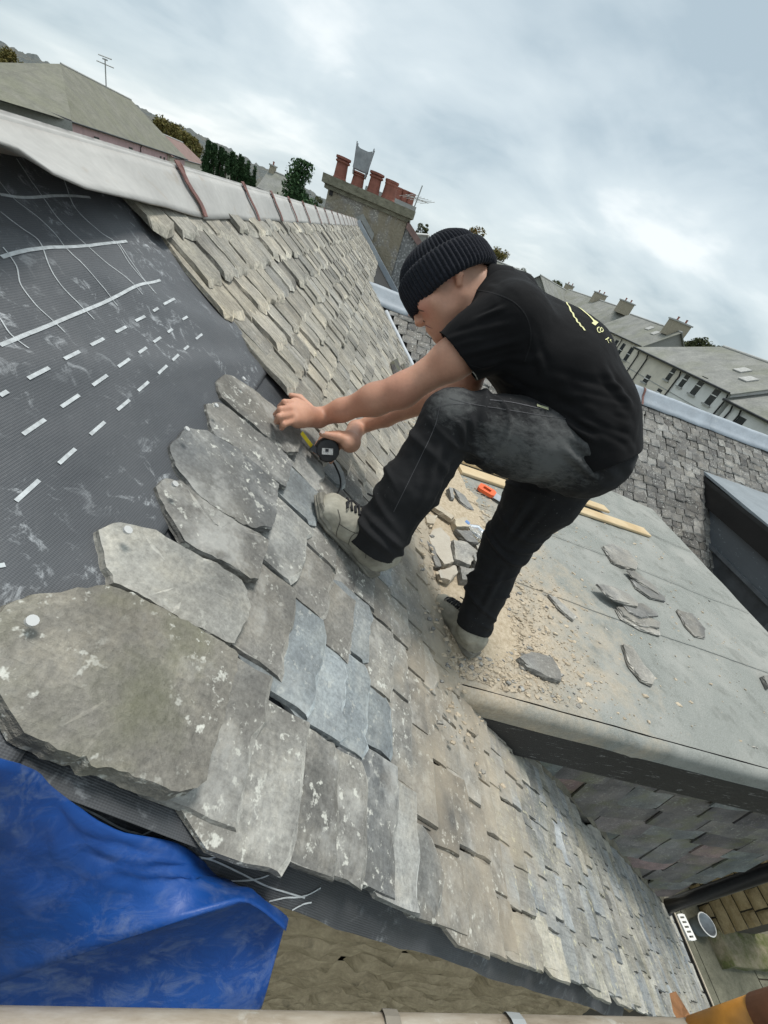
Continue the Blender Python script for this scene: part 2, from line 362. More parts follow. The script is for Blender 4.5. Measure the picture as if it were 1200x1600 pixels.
class Frame:
    """slope frame: origin, across vector, up-slope vector, normal"""
    def __init__(s, o, a, b, n): s.o, s.a, s.b, s.n = (np.asarray(q, float) for q in (o, a, b, n))
    def w(s, a, b, h): return s.o+s.a*a+s.b*b+s.n*h
    def mat(s, a, b, rot=0.0):
        c, d = math.cos(rot), math.sin(rot); A = s.a*c+s.b*d; B = s.b*c-s.a*d; o = s.w(a, b, 0)
        return Matrix(((A[0], B[0], s.n[0], o[0]), (A[1], B[1], s.n[1], o[1]), (A[2], B[2], s.n[2], o[2]), (0, 0, 0, 1)))
def lay_slates(specs, frame, parent, nparts, stuff_name='slate_field'):
    """specs: dicts a,b,w,l,t,rot,lift,mat,tail,rag. The largest in the picture become parts, the rest one stuff mesh"""
    for q in specs:
        c = frame.w(q['a'], q['b']+.03, .01); u, v, d = proj(c)
        ok = d > .05 and -60 < u < 1260 and -60 < v < 1660
        cosv = abs(float(np.dot(frame.n, c)))/np.linalg.norm(c)
        q['px'] = (q['w']*.1/d**2*cosv*FPX**2) if ok else -1.0/max(d, .1)
    specs.sort(key=lambda q: -q['px'])
    groups = {}
    for i, q in enumerate(specs):
        rng = random.Random(i*7+1)
        near = q['px'] > 2500
        P = q['poly'] if 'poly' in q else slate_outline(q['w'], q['l'], rng, q.get('rag', .10), q.get('tail', 'square'), 9 if near else 5)
        t = q['t']; lift = q['lift']; l = q['l']; tw = rng.uniform(-.03, .03)
        hf = lambda a, b: lift*max(0., 1-b/l) + tw*a
        V, Fc = slate_geo(P, t, hf, q.get('ins', .005), rng, 2 if near else 1)
        if i < nparts and q['px'] > 0:
            me = mesh_from('slate', V, Fc); me.materials.append(M[q['mat']])
            o = bpy.data.objects.new('slate', me); COL.objects.link(o); o.parent = parent
            o.matrix_parent_inverse = world_of(parent).inverted(); o.matrix_basis = frame.mat(q['a'], q['b'], q['rot'])
        else:
            mb = groups.setdefault(q['mat'], MB()); mt = np.array(frame.mat(q['a'], q['b'], q['rot']))
            W = (mt[:3, :3] @ np.array(V).T).T + mt[:3, 3]; mb.add(W, Fc)
    # one stuff object with several material slots
    if groups:
        me = bpy.data.meshes.new(stuff_name); v = []; f = []; mi = []
        for k, (mn, mb) in enumerate(groups.items()):
            me.materials.append(M[mn]); n = len(v); v += mb.v; f += [tuple(x+n for x in q) for q in mb.f]; mi += [k]*len(mb.f)
        me.from_pydata(v, [], f); me.polygons.foreach_set('material_index', mi); me.update()
        o = bpy.data.objects.new(stuff_name, me); COL.objects.link(o); o.parent = parent; o.matrix_parent_inverse = world_of(parent).inverted(); o['kind'] = 'stuff'

house = empty('house', (2.0, 4.5, -6.3), 'old stone cottage whose slate roof is being re-slated in the foreground', 'house')
Y0, Y1 = .165, 9.9; S0, S1 = -.447, 5.02
RIDGE = RP(S0, 0, -.01)
# roof deck under the slates
mb = MB()
mb.prism([RP(S0, Y0+.05, -.03), RP(S0, Y1-.05, -.03), RP(S1, Y1-.05, -.03), RP(S1, Y0+.05, -.03)], NRM*.02)
bx = RIDGE[0]-3.6; bz = RIDGE[2]-3.6*math.tan(AL)
mb.prism([(RIDGE[0], Y0+.05, RIDGE[2]-.04), (RIDGE[0], Y1-.05, RIDGE[2]-.04), (bx, Y1-.05, bz-.04), (bx, Y0+.05, bz-.04)], np.array([-math.sin(AL), 0, math.cos(AL)])*.02)
roof = mb.build('roof', M['deck'], house)
# frame of the slope: across = +Y, up-slope = -DWN
FR = Frame(RP(0, 0, 0), YV, -DWN, NRM)
specs = []
tails_common = [.405, .505, .590, .675, .765]
while tails_common[-1] < S1: tails_common.append(tails_common[-1]+RNG.uniform(.086, .098))
tails_old = [-.255, -.14, -.025, .09, .2, .305]
def cut_y(s): return 1.135+.03*math.sin(s*9)
dormer_s = 1.19
for ci, s in enumerate(tails_old+[q_ for q_ in tails_common if q_ < 5.03]):
    old = ci < len(tails_old); ex = .118 if old else .095
    y = cut_y(s)+(ci % 2)*.055+RNG.uniform(-.02, .03) if old else Y0-.01+RNG.uniform(-.015, .015)
    first = True
    while y < Y1:
        near = y < 1.15 and s < 1.4
        w = RNG.uniform(.085, .15) if old else (RNG.uniform(.125, .205) if (s < 1.0 and y < 1.2) else RNG.uniform(.11, .19))
        if s > 1.3: w = RNG.uniform(.09, .16)
        yc = y+w/2
        x = RP(s, yc, 0)[0]
        # the dormer and the wing cover part of the slope
        hid = (.80 < yc < 3.4 and s > dormer_s+.12 and x < 3.3)
        wing_y = 5.62-(-.66-RP(s, yc, 0)[2])/math.tan(AL)
        hid = hid or (RP(s, yc, 0)[2] < -.66 and yc > wing_y+.2)
        if not hid:
            if old or (y > 1.12 and s < 1.25): mt = 'slate_old'
            elif s > 1.35: mt = 'slate_low'
            else: mt = 'slate_new'
            if old and y < 1.24+RNG.uniform(-.06, .12): mt = 'slate_edge'
            if mt == 'slate_new' and RNG.random() < (.35 if (y < .42 and s < .75) else .06): mt = 'slate_blue'
            if mt == 'slate_new' and y > .95 and RNG.random() < .4: mt = 'slate_old'
            ll = min(ex*2.3, s-S0-.01) if old else ex*2.3
            specs.append(dict(a=yc, b=-s+RNG.uniform(-.010, .010), w=w-(.003 if not old else .0055), l=ll, t=RNG.uniform(.006, .010) if not old else RNG.uniform(.007, .012), rot=RNG.uniform(-.028, .028),
                              lift=RNG.uniform(.013, .020) if not old else RNG.uniform(.018, .029), mat=mt, tail='round' if (not old and RNG.random() < .06) else 'square', rag=.10 if not old else .17, ins=.005 if not old else .008))
        y += w; first = False
# the freshly nailed course: outlines of the individual stones
def z6(L): return [(x/2.6667, 700+y/2.6667) for x, y in L]
def z7(L): return [(300+x/3, 560+y/3) for x, y in L]
HERO = [
 ('slate_big', .022, .034, z6([(-70, 760), (-40, 700), (0, 672), (60, 620), (130, 597), (210, 590), (280, 580), (360, 575), (440, 562), (490, 580), (540, 600), (640, 660), (700, 700), (780, 745), (850, 795), (900, 825), (950, 880), (945, 950), (920, 1030), (905, 1080), (885, 1140), (860, 1210), (830, 1300), (815, 1370), (800, 1420), (760, 1450), (690, 1470), (640, 1455), (600, 1445), (550, 1425), (510, 1410), (450, 1375), (400, 1355), (340, 1350), (320, 1310), (290, 1312), (240, 1290), (200, 1280), (130, 1235), (75, 1200), (50, 1150), (30, 1115), (0, 1060), (-40, 1010), (-70, 930), (-85, 850)])),
 ('slate_blue2', .014, .030, z6([(430, 320), (450, 300), (490, 288), (550, 295), (610, 312), (660, 325), (700, 360), (750, 395), (800, 420), (850, 455), (900, 480), (950, 520), (1000, 560), (1038, 600), (1030, 680), (1005, 740), (985, 790), (955, 832), (920, 822), (885, 815), (850, 790), (780, 750), (700, 690), (650, 655), (600, 620), (550, 590), (510, 560), (480, 550), (465, 500), (450, 450), (440, 380)])),
 ('slate_new', .012, .030, z6([(670, 140), (690, 112), (710, 103), (770, 115), (800, 140), (830, 160), (860, 195), (900, 230), (950, 275), (1000, 310), (1070, 360), (1108, 395), (1095, 460), (1080, 520), (1062, 567), (1030, 560), (1000, 540), (950, 500), (900, 470), (850, 440), (800, 400), (775, 380), (760, 330), (730, 290), (705, 240), (680, 190)])),
 ('slate_new', .012, .030, [(272, 690), (277, 672), (300, 660), (330, 666), (350, 680), (372, 695), (390, 715), (405, 730), (420, 745), (432, 760), (436, 775), (428, 805), (420, 832), (410, 842), (390, 830), (370, 820), (345, 800), (330, 788), (310, 768), (292, 750), (280, 722)]),
 ('slate_new', .011, .028, z7([(85, 190), (105, 165), (150, 185), (190, 215), (230, 250), (280, 300), (330, 350), (380, 395), (420, 430), (462, 490), (455, 530), (450, 565), (432, 617), (400, 600), (380, 580), (340, 540), (300, 500), (250, 450), (200, 400), (150, 360), (120, 340), (105, 300), (95, 255)])),
 ('slate_new', .011, .028, z7([(135, 90), (145, 70), (170, 55), (215, 65), (250, 85), (300, 130), (350, 180), (400, 230), (450, 275), (500, 320), (515, 350), (510, 390), (490, 452), (460, 467), (430, 450), (390, 410), (340, 355), (290, 300), (235, 250), (180, 200), (155, 165), (140, 120)]))]
M['slate_blue2'] = slate_mat('slate_pale', [(0, (.33, .325, .30)), (1, (.38, .375, .345))], streak=.15, lichen=.3, bump=.5, warm=.2, dust=False, edge=.4)
for hi, (mt, th, lf, pp) in enumerate(HERO):
    if hi: pp = [q for i_, q in enumerate(pp) if i_ % 3 != 1]
    sy = [at_sy(u, v, .03) for u, v in pp]
    # densify with riven jitter
    rr = random.Random(40+hi); Q = []
    for i, (s, y) in enumerate(sy):
        s2, y2 = sy[(i+1) % len(sy)]; Q.append((s, y))
        d = math.hypot(s2-s, y2-y)
        k = int(d/.012)
        for j in range(1, k+1):
            f = j/(k+1); Q.append((s+(s2-s)*f+rr.uniform(-.0018, .0018), y+(y2-y)*f+rr.uniform(-.0018, .0018)))
    smax = max(q[0] for q in sy); smin = min(q[0] for q in sy); yc = sum(q[1] for q in sy)/len(sy)
    P = [(q[1]-yc, smax-q[0]) for q in Q][::-1]
    n = len(P); L = smax-smin; V = []; Fc = []
    cx = sum(p[0] for p in P)/n; cy = sum(p[1] for p in P)/n
    LAY = 4 if hi < 3 else 3
    for k in range(LAY+1):
        z = th*k/LAY
        for i, (a, b) in enumerate(P):
            d = math.hypot(a-cx, b-cy)+1e-6
            lam = .5+.5*fbm(a*30+hi*9+k*3, b*30, k*1.7, 3)
            tailw = 1.0 if b < L*.35 else .45
            s = 0 if k == 0 else (.0012+.0065*tailw*max(0, lam)*k/LAY)
            V.append((a-(a-cx)/d*s, b-(b-cy)/d*s, lf*max(.15, 1-b/L*.9)+z+.0015*fbm(a*22, b*22, hi, 3)))
    for k in range(LAY):
        for i in range(n):
            j = (i+1) % n; Fc.append((k*n+i, k*n+j, (k+1)*n+j, (k+1)*n+i))
    # top: rings towards the centre with gentle riven relief
    base = LAY*n; prev = base
    for q, fr in enumerate((.82, .6, .36, .15)):
        st = len(V)
        for i in range(n):
            a0, b0, _ = V[base+i]; a = cx+(a0-cx)*fr; b = cy+(b0-cy)*fr
            rel = .0022*fbm(a*14+hi*5, b*9, hi*2.1, 4)+.002*(fbm(a*5, b*5, 3+hi, 2) > .1)
            V.append((a, b, lf*max(.15, 1-b/L*.9)+th+rel*(1-fr*.6)))
        for i in range(n):
            j = (i+1) % n; Fc.append((prev+i, prev+j, st+j, st+i))
        prev = st
    Fc.append(tuple(prev+i for i in range(n)))
    me = mesh_from('slate', V, Fc, smooth=False); me.materials.append(M[mt])
    o = bpy.data.objects.new('slate', me); COL.objects.link(o); o.parent = roof; o.matrix_parent_inverse = world_of(roof).inverted(); o.matrix_basis = FR.mat(yc, -smax)
    if hi == 0: o['label'] = 'very large rough slate with mossy green lower edge at the verge'
for (u, v, d) in [(48, 971, .011), (198, 829, .011), (272, 757, .010), (291, 671, .009), (337, 634, .009), (380, 592, .009)]:
    c = at_roof(u, v, .042); mbn = MB(); k = 12
    ring = [c+(YV*math.cos(2*math.pi*i/k)+DWN*math.sin(2*math.pi*i/k))*d*.5 for i in range(k)]
    mbn.prism(ring[::-1], NRM*.0035); mbn.build('nail', M['nail'], roof)
# slates showing under and between the nailed ones
for (s, y, w, mt) in [(.205, .245, .15, 'slate_blue'), (.43, .235, .13, 'slate_blue')]:
    pass
lay_slates(specs, FR, roof, 290)

# ------------------------------------------------------------------ underlay: upper sheet with printed lines, lower sheet, verge apron
def und_h(s, y):
    fold = .010*math.exp(-((s+.25-.55*(y-.75))/.05)**2) + .006*math.exp(-((s+.10-.3*(y-.6))/.03)**2)
    return .010 + .004*fbm(s*5, y*4, 1.3) + fold + .0015*fbm(s*16, y*14, 4)
def und_pt(s, y, dh=0.0): return RP(s, y, und_h(s, y)+dh)
def lap_s(y): return .142-.035*(y-.35)/.77
v, f = grid(lambda a, b: und_pt(S0+.02+(lap_s(-.5+1.72*b)-S0-.02)*a, -.5+1.72*b), 50, 90)
und = put('underlay_sheet', v, f, M['underlay'], house, True); md = und.modifiers.new('t', 'SOLIDIFY'); md.thickness = .004; md.offset = -1
v, f = grid(lambda a, b: RP(.05+.45*a, .15+1.1*b, .003+.002*fbm(a*4, b*9)), 14, 40)
und2 = put('underlay_sheet', v, f, M['underlay2'], house, True)
def smooth_poly(pp, k=6):
    out = []
    for i in range(len(pp)-1):
        p0 = pp[max(i-1, 0)]; p1 = pp[i]; p2 = pp[i+1]; p3 = pp[min(i+2, len(pp)-1)]
        for j in range(k):
            t = j/k
            out.append(tuple(.5*((2*p1[q])+(-p0[q]+p2[q])*t+(2*p0[q]-5*p1[q]+4*p2[q]-p3[q])*t*t+(-p0[q]+3*p1[q]-3*p2[q]+p3[q])*t**3) for q in range(len(p1))))
    out.append(tuple(pp[-1])); return out
def print_line(mb, px, w, sub=6, h=.0012):
    sy = smooth_poly([at_sy(u, v, .012) for u, v in px], sub)
    pts = [und_pt(s, y, h) for s, y in sy]
    sides = []
    for i in range(len(pts)):
        t = pts[min(i+1, len(pts)-1)]-pts[max(i-1, 0)]; a = np.cross(t, NRM); sides.append(a/(np.linalg.norm(a)+1e-9))
    mb.strip(pts, w, sides)
def z5(L): return [(x/2.6667, 200+y/2.6667) for x, y in L]
mb = MB()
for L, w in [([(0, 275), (120, 285), (245, 275), (380, 285)], .0045), ([(0, 545), (90, 525), (200, 510), (340, 495), (440, 480), (530, 470)], .005), ([(0, 905), (120, 855), (240, 805), (350, 760), (460, 715), (570, 665), (670, 632)], .005)]:
    print_line(mb, z5(L), w)
for L in [[(0, 215), (60, 290), (150, 360), (230, 440), (270, 510), (350, 600), (490, 740)], [(0, 350), (80, 420), (150, 480), (185, 560), (240, 640), (320, 720), (395, 795)], [(0, 510), (65, 580), (90, 650), (150, 730), (220, 795), (275, 848)], [(0, 790), (40, 850), (80, 885), (120, 918)], [(75, 120), (130, 205), (190, 290), (250, 380), (350, 480), (470, 590), (580, 705)], [(270, 210), (320, 330), (420, 430), (490, 480), (540, 560), (640, 700)], [(500, 480), (560, 570), (600, 640), (630, 690)]]:
    print_line(mb, z5(L), .0018)
for seg in [((565, 803), (603, 785)), ((485, 848), (528, 825)), ((378, 905), (436, 874)), ((262, 968), (330, 932)), ((112, 1048), (198, 1005)), ((0, 1115), (30, 1098)),
            ((633, 768), (650, 758)), ((670, 745), (720, 718)), ((642, 890), (672, 870)), ((577, 938), (613, 912)), ((486, 1000), (535, 966)), ((386, 1072), (442, 1034)), ((260, 1158), (330, 1112)), ((100, 1272), (190, 1212)),
            ((768, 922), (786, 908)), ((714, 972), (742, 946)), ((656, 1026), (690, 994)), ((574, 1096), (618, 1058)), ((490, 1174), (538, 1134)), ((380, 1274), (440, 1222)), ((700, 850), (718, 838)), ((752, 805), (770, 795)), ((815, 880), (838, 862))]:
    print_line(mb, z5(seg), .0047, 3)
for seg in [((70, 218), (168, 130)), ((248, 62), (318, 0)), ((0, 488), (24, 484))]: print_line(mb, z6(seg), .0047, 3)
mb.build('printed_marks', M['print'], und, kind='stuff')
mb = MB()
for seg in [((578, 275), (634, 212)), ((308, 578), (382, 508)), ((690, 330), (735, 296))]:
    p, q = (RP(*at_sy(u, v, .004), .0065) for u, v in z6(seg)); t = q-p; a = np.cross(t, NRM); mb.strip([p, q], .005, a/np.linalg.norm(a))
# the figures 150 printed beside the lap
def glyphs(mb, txt, org, ex, ey, size, wd, nrm):
    G = {'1': [[(.15, .8), (.35, 1), (.35, 0)]], '5': [[(.65, 1), (.1, 1), (.08, .58), (.4, .64), (.66, .5), (.68, .25), (.5, .03), (.25, 0), (.05, .1)]], '0': [[(.35, 1), (.1, .85), (.05, .5), (.1, .15), (.35, 0), (.6, .15), (.65, .5), (.6, .85), (.35, 1)]],
         'C': [[(.65, .8), (.45, 1), (.2, .95), (.05, .65), (.05, .3), (.2, .05), (.45, 0), (.65, .2)]], 'O': [[(.35, 1), (.1, .85), (.05, .5), (.1, .15), (.35, 0), (.6, .15), (.65, .5), (.6, .85), (.35, 1)]], 'T': [[(0, 1), (.7, 1)], [(.35, 1), (.35, 0)]], 'r': [[(.1, .62), (.1, 0)], [(.1, .4), (.25, .6), (.5, .62)]], 'A': [[(0, 0), (.33, 1), (.66, 0)], [(.15, .4), (.5, .4)]]}
    for i, ch in enumerate(txt):
        for st in G[ch]:
            pts = [org+ex*(i*.85+x)*size+ey*y*size for x, y in st]; sd = []
            for k in range(len(pts)):
                t = pts[min(k+1, len(pts)-1)]-pts[max(k-1, 0)]; a = np.cross(t, nrm); sd.append(a/(np.linalg.norm(a)+1e-9))
            mb.strip(pts, wd, sd)
g0 = RP(*at_sy(308, 643, .004), .0065); g1 = RP(*at_sy(323, 627, .004), .0065); ex = (g1-g0)/np.linalg.norm(g1-g0); ey = np.cross(NRM, ex)
glyphs(mb, '150', g0, ex, ey, .027, .0035, NRM)
mb.build('printed_marks', M['print'], und2, kind='stuff')
# apron of underlay hanging over the verge and down the gable
def apron(a, b):
    s = -.45+2.9*a; out = .026+.006*max(0, 1-a*3.2)-.006*max(0, a-.35)
    y = Y0+.06-(.06+out)*b+.008*fbm(a*9, b*2)*b; dz = -.012-.055*b*b*(1+.3*fbm(a*8, 3, 8))-.010*abs(fbm(a*16, b*4, 5))
    return RP(s, y, .0)+np.array([0, 0, dz])
v, f = grid(apron, 60, 10)
apr = put('verge_apron', v, f, M['underlay2'], house, True)

# ------------------------------------------------------------------ ridge capping in lapped lengths, each held by a strap
def ridge_prof(y, ext):
    """cross-section points from the near lower edge up over the roll to the far side"""
    k = max(0.0, min(1.0, (1.45-y)/1.0)); lift = float(np.interp(y, [.3, .66, .76, .86, .99, 1.18, 1.5, 2.5], [.17, .14, .105, .085, .072, .05, .03, .026]))
    slo = -.318+ext+.006*fbm(y*3, 1, 2)
    P = []
    for i in range(7):
        f = i/6; s = slo+(S0+.035-slo)*f; P.append(RP(s, y, lift+(.053-lift)*f+.002*fbm(y*3, s*5, 3)*(1+2*k)))
    c = RP(S0, y, .022)+np.array([0, 0, .0])
    for i in range(9):
        w = math.radians(50-20*i*1.0); P.append(c+np.array([math.cos(w)*.032, 0, math.sin(w)*.032]))
    m = np.array([-math.cos(AL), 0, -math.sin(AL)])
    for i in range(1, 4): P.append(RIDGE+np.array([0, y, 0])+m*(.03+.05*i)+np.array([-math.sin(AL), 0, math.cos(AL)])*.022)
    return P
strap_px = [(318, 334), (405, 345), (443, 348), (466, 351), (486, 353), (503, 354.5)]
ys = [1.49, 2.12, 2.61, 3.05, 3.55, 4.15, 4.75, 5.35, 5.95, 6.55, 7.15, 7.75, 8.35, 8.95, 9.5]
edges = [-.9]+ys+[9.95]
for i in range(len(edges)-1):
    a, b = edges[i], edges[i+1]; nst = 26 if i == 0 else 8; V = []; Fc = []
    for j in range(nst+1):
        y = a+(b+.02-a)*j/nst; V += ridge_prof(y, .004*(i % 2))
    m = 19
    for j in range(nst):
        for k in range(m-1): Fc.append((j*m+k, j*m+k+1, (j+1)*m+k+1, (j+1)*m+k))
    o = put('ridge_capping', V, Fc, M['ridge'], house, True)
    md = o.modifiers.new('thick', 'SOLIDIFY'); md.thickness = .004; md.offset = 1
    if i < len(edges)-2:
        st = MB(); pr = ridge_prof(b, .004); pr = pr[:15]
        pts = [p+np.array([0, 0, .0]) + (NRM*.010 if q < 8 else (p-RP(S0, b, .022))/np.linalg.norm(p-RP(S0, b, .022))*.010) + YV*(.012*math.sin(q*.9)) for q, p in enumerate(pr)]
        st.strip(pts, .026, YV); so = st.build('strap', M['strap'], o); md = so.modifiers.new('thick', 'SOLIDIFY'); md.thickness = .003

# ------------------------------------------------------------------ gable wall of squared sandstone, joints recessed
GY = .30
def gable_top(x): return RP(0, 0, 0)[2]-(x-RP(0, 0, 0)[0])*math.tan(AL)-.10 if x > RIDGE[0] else RIDGE[2]-(RIDGE[0]-x)*math.tan(AL)-.10
mb = MB(); xs = np.linspace(-4.2, 3.7, 40)
poly = [(x, GY+.03, gable_top(x)) for x in xs]+[(3.7, GY+.03, -6.3), (-4.2, GY+.03, -6.3)]
mb.prism(poly, (0, .3, 0)); gw = mb.build('gable_wall', M['mortar'], house)
rs = random.Random(11)
def rough_stone(x0, x1, z0, z1, y, depth, rng, nx=12, nz=7, top=None, amp=.022):
    sd = rng.uniform(0, 50); V = []; Fc = []
    for j in range(nz+1):
        for i in range(nx+1):
            a, b = i/nx, j/nz; x = x0+(x1-x0)*a; z = z0+(z1-z0)*b
            if top is not None: z = min(z, top(x))
            ed = min(a, 1-a)*(x1-x0), min(b, 1-b)*(z1-z0); e = min(min(ed)/.03, 1.0)
            h = depth*(.35+.65*math.sin(e*math.pi/2))+amp*fbm(x*7+sd, z*10, sd, 5)*e
            x += .006*fbm(x*20, z*20, sd); z += .005*fbm(x*20, z*20, sd+9)
            V.append((x, y-h, z))
    for j in range(nz):
        for i in range(nx):
            k = j*(nx+1)+i; Fc.append((k, k+1, k+nx+2, k+nx+1))
    return V, Fc
z = -.35; row = 0
while z > -6.2:
    hgt = rs.uniform(.22, .33); x = -.7+rs.uniform(0, .3)
    while x < (3.6 if z > -2 else 2.4):
        w = rs.uniform(.4, .85)
        if z-hgt < gable_top(x+w) and gable_top(x) > z-hgt:
            if True:
                V, Fc = rough_stone(x+.02, x+w-.02, z-hgt+.018, min(z-.018, gable_top(x)), GY+.03, .05, rs, 16, 9, top=gable_top, amp=.03)
                put('stone', V, Fc, M['sandstone'], gw, True)
        x += w
    z -= hgt; row += 1
# dark verge board between wall head and slates
mb = MB(); mb.prism([RP(-.4, GY-.03, -.035), RP(S1, GY-.03, -.035), RP(S1, GY-.03, -.13), RP(-.4, GY-.03, -.13)], (0, .05, 0)); mb.build('verge_board', M['deck'], house)
# far gable, eaves wall, back wall
mb = MB(); mb.prism([(x, Y1-.3, gable_top(x)) for x in xs]+[(3.7, Y1-.3, -6.3), (-4.2, Y1-.3, -6.3)], (0, .25, 0)); mb.build('far_gable_wall', M['mortar'], house)
mb = MB(); mb.box((3.42, 5, -5.0), (.15, 4.6, 1.35)); mb.build('eaves_wall', M['sandstone'], house)
# far skew stone along the end of the slope
mb = MB(); mb.prism([RP(S0+.05, Y1-.12, .0), RP(1.6, Y1-.12, .0), RP(1.6, Y1-.12, .10), RP(S0+.05, Y1-.12, .10)], (0, .14, 0)); mb.build('skew_flashing', M['lead'], house)
# eaves gutter: half-round channel
V = []; Fc = []; gc = RP(S1+.085, 0, -.015); n = 10; NS = 14
for i in range(NS+1):
    y = -.5+i*(6.0/NS)
    for j in range(n+1):
        w = math.pi+math.pi*j/n; V.append(gc+np.array([math.cos(w)*.058, y, math.sin(w)*.058+.02]))
for i in range(NS):
    for j in range(n): k = i*(n+1)+j; Fc.append((k, k+1, k+n+2, k+n+1))
gut = put('gutter', V, Fc, simple('gutter_grey', (.085, .08, .072), .6, var=.4, scale=12), house, True); md = gut.modifiers.new('t', 'SOLIDIFY'); md.thickness = .004
mb = MB(); mb.tube([gc+np.array([.058, y, .022]) for y in (-.5, 2, 5.5)], .006, 6); mb.build('gutter_bead', simple('gutter_bead', (.5, .44, .34), .6), gut)
mb = MB(); mb.strip([gc+np.array([-.055, y, .045+.006*math.sin(y*14)]) for y in np.linspace(-.1, .75, 24)], .02, np.array([.8, 0, -.6])); mb.build('eaves_strip', M['print'], gut)

# ------------------------------------------------------------------ flat-roofed dormer
DX0, DX1, DY0, DY1 = .55, 3.36, .78, 3.45
mb = MB()
mb.prism([(DX0, DY0+.08, flat_z(DX0)-.05), (DX1-.05, DY0+.08, flat_z(DX1)-.05), (DX1-.05, DY0+.08, -3.5), (3.2, DY0+.08, -3.5)], (0, DY1-DY0-.1, 0))
dormer = mb.build('dormer', M['deck'], house)
def flat_fn(a, b):
    x = DX0+(DX1+.02-DX0)*a; y = DY0+(DY1-DY0)*b
    return (x, y, flat_z(x)+.004*fbm(x*2.2, y*2.2, 2)+.0025*fbm(x*9, y*9, 4))
v, f = grid(flat_fn, 60, 60); ft = put('felt_roof', v, f, M['felt'], dormer, True)
# rounded felt-covered kerb along the near edge and the dripping edge
def kerb(a, b):
    x = .60+(DX1+.03-.60)*a; w = math.radians(100-205*b); r = .040
    y0 = DY0-.015+.004*fbm(x*3, 1); c = np.array([x, y0, flat_z(x)-.028])
    if b < .5: q = c+np.array([0, -math.cos(w)*r*.95 if False else -r*math.sin(b*math.pi)*.9, r*math.cos(b*math.pi)])
    else: q = c+np.array([0, -r*.9+.01*(b-.5), -(b-.5)*2*.07])
    return q
v, f = grid(kerb, 40, 12); put('felt_kerb', v, f, M['felt'], dormer, True)
mb = MB()
for yy in (1.42, 2.05, 2.75): # felt laps
    mb.add(*grid(lambda a, b: (DX0+.35+(DX1-DX0-.36)*a, yy+.05*a*0+.012*fbm(a*3, yy)+.006*b, flat_z(DX0+.35+(DX1-DX0-.36)*a)+.0105-.004*b), 30, 1))
mb.build('felt_lap', simple('felt_lap', (.07, .078, .072), .95, scale=90), dormer)
mb = MB(); mb.prism([(.74, DY0-.048, flat_z(.74)-.09), (DX1, DY0-.048, flat_z(DX1)-.09), (DX1, DY0-.048, flat_z(DX1)-.27), (.97, DY0-.048, flat_z(.97)-.27)], (0, .03, 0)); mb.build('fascia', M['fascia'], dormer)
mb = MB(); mb.box((DX1+.005, (DY0+DY1)/2, flat_z(DX1)-.075), (.012, (DY1-DY0)/2, .07)); mb.build('fascia', M['fascia'], dormer)
# cheek hung with slates
CY = DY0+.075
FC = Frame((0, CY, 0), (1., 0, 0), (0, 0, 1.), (0, -1., 0)); cs = []
z = flat_z(2)-.33; k = 0
rc = random.Random(5)
while z > -3.75:
    x = .6+rc.uniform(0, .15)
    while x < DX1-.06:
        w = min(rc.uniform(.23, .37), DX1-.02-x+.02)
        zr = RP(0, 0, 0)[2]-(x+w/2-RP(0, 0, 0)[0])*math.tan(AL)   # main roof height here
        if z+.17 > zr-.02 and z < flat_z(x)-.2:
            cs.append(dict(a=x+w/2, b=z+rc.uniform(-.008, .008), w=w*.985, l=min(.36, flat_z(x)-.12-z), t=rc.uniform(.006, .010), rot=rc.uniform(-.03, .03), lift=rc.uniform(.014, .035), mat='slate_cheek', rag=.10))
        x += w
    z -= .165; k += 1
lay_slates(cs, FC, dormer, 250, 'slate_remnants')
# downpipe on the front corner, with collar
mb = MB(); PX, PY = 3.43, .80
mb.tube([(PX, PY, z) for z in (-1.42, -2.2, -3.0, -3.42)], .042, 18); mb.tube([(PX, PY, -3.36), (PX, PY, -3.5)], .052, 18); mb.tube([(PX, PY, -3.5), (PX+.01, PY-.02, -3.62)], .044, 18)
mb.build('downpipe', M['black'], dormer, True)
mb = MB(); mb.box((PX-.07, PY-.015, -3.43), (.05, .012, .014)); mb.build('pipe_bracket', simple('bracket_grey', (.36, .36, .34), .7), dormer)
# mortar fillet along the cheek foot
V = []; Fc = []
for i in range(41):
    s = 1.30+i*.092; p = RP(s, CY-.012+.012*fbm(s*5, 3), .03+.012*fbm(s*11, 1)); V += [p+np.array([0, -.03+.012*fbm(s*9, 7), -.012]), p+np.array([0, 0, .02]), p+np.array([0, .03, .03])]
    if i: q = 3*i; Fc += [(q-3, q-2, q+1, q), (q-2, q-1, q+2, q+1)]
put('mortar_fillet', V, Fc, stone_mat('fillet', (.10, .095, .07), (.26, .24, .19)), dormer)

# ------------------------------------------------------------------ back wing: slate slope facing us, lead ridge, valley, clad dormer
WY, WZ = 5.62, -.66; BE = math.radians(39)
wu = np.array([0, math.cos(BE), math.sin(BE)]); wnm = np.array([0, -math.sin(BE), math.cos(BE)])
def WP(x, d, h=0.0): return np.array([x, WY, WZ])-wu*d+wnm*h          # d metres down from the ridge
def vx(d): # x where the wing slope meets the main slope at depth d
    z = WP(0, d)[2]; return RP(0, 0, 0)[0]+(RP(0, 0, 0)[2]-z)/math.tan(AL)
mb = MB(); mb.prism([WP(vx(0)-.05, 0, -.02), WP(12, 0, -.02), WP(12, 4.2, -.02), WP(vx(4.2)-.05, 4.2, -.02)], -wnm*.05)
mb.prism([(vx(0)-.05, WY, WZ-.05), (12, WY, WZ-.05), (12, WY+3.3, WZ-2.7), (vx(4.2)-.05, WY+3.3, WZ-2.7)], (0, 0, -.05))
wing = mb.build('wing_roof', M['deck'], house)
FW = Frame((0, WY, WZ), (1., 0, 0), wu, wnm); ws = []; rw = random.Random(21)
d = .18
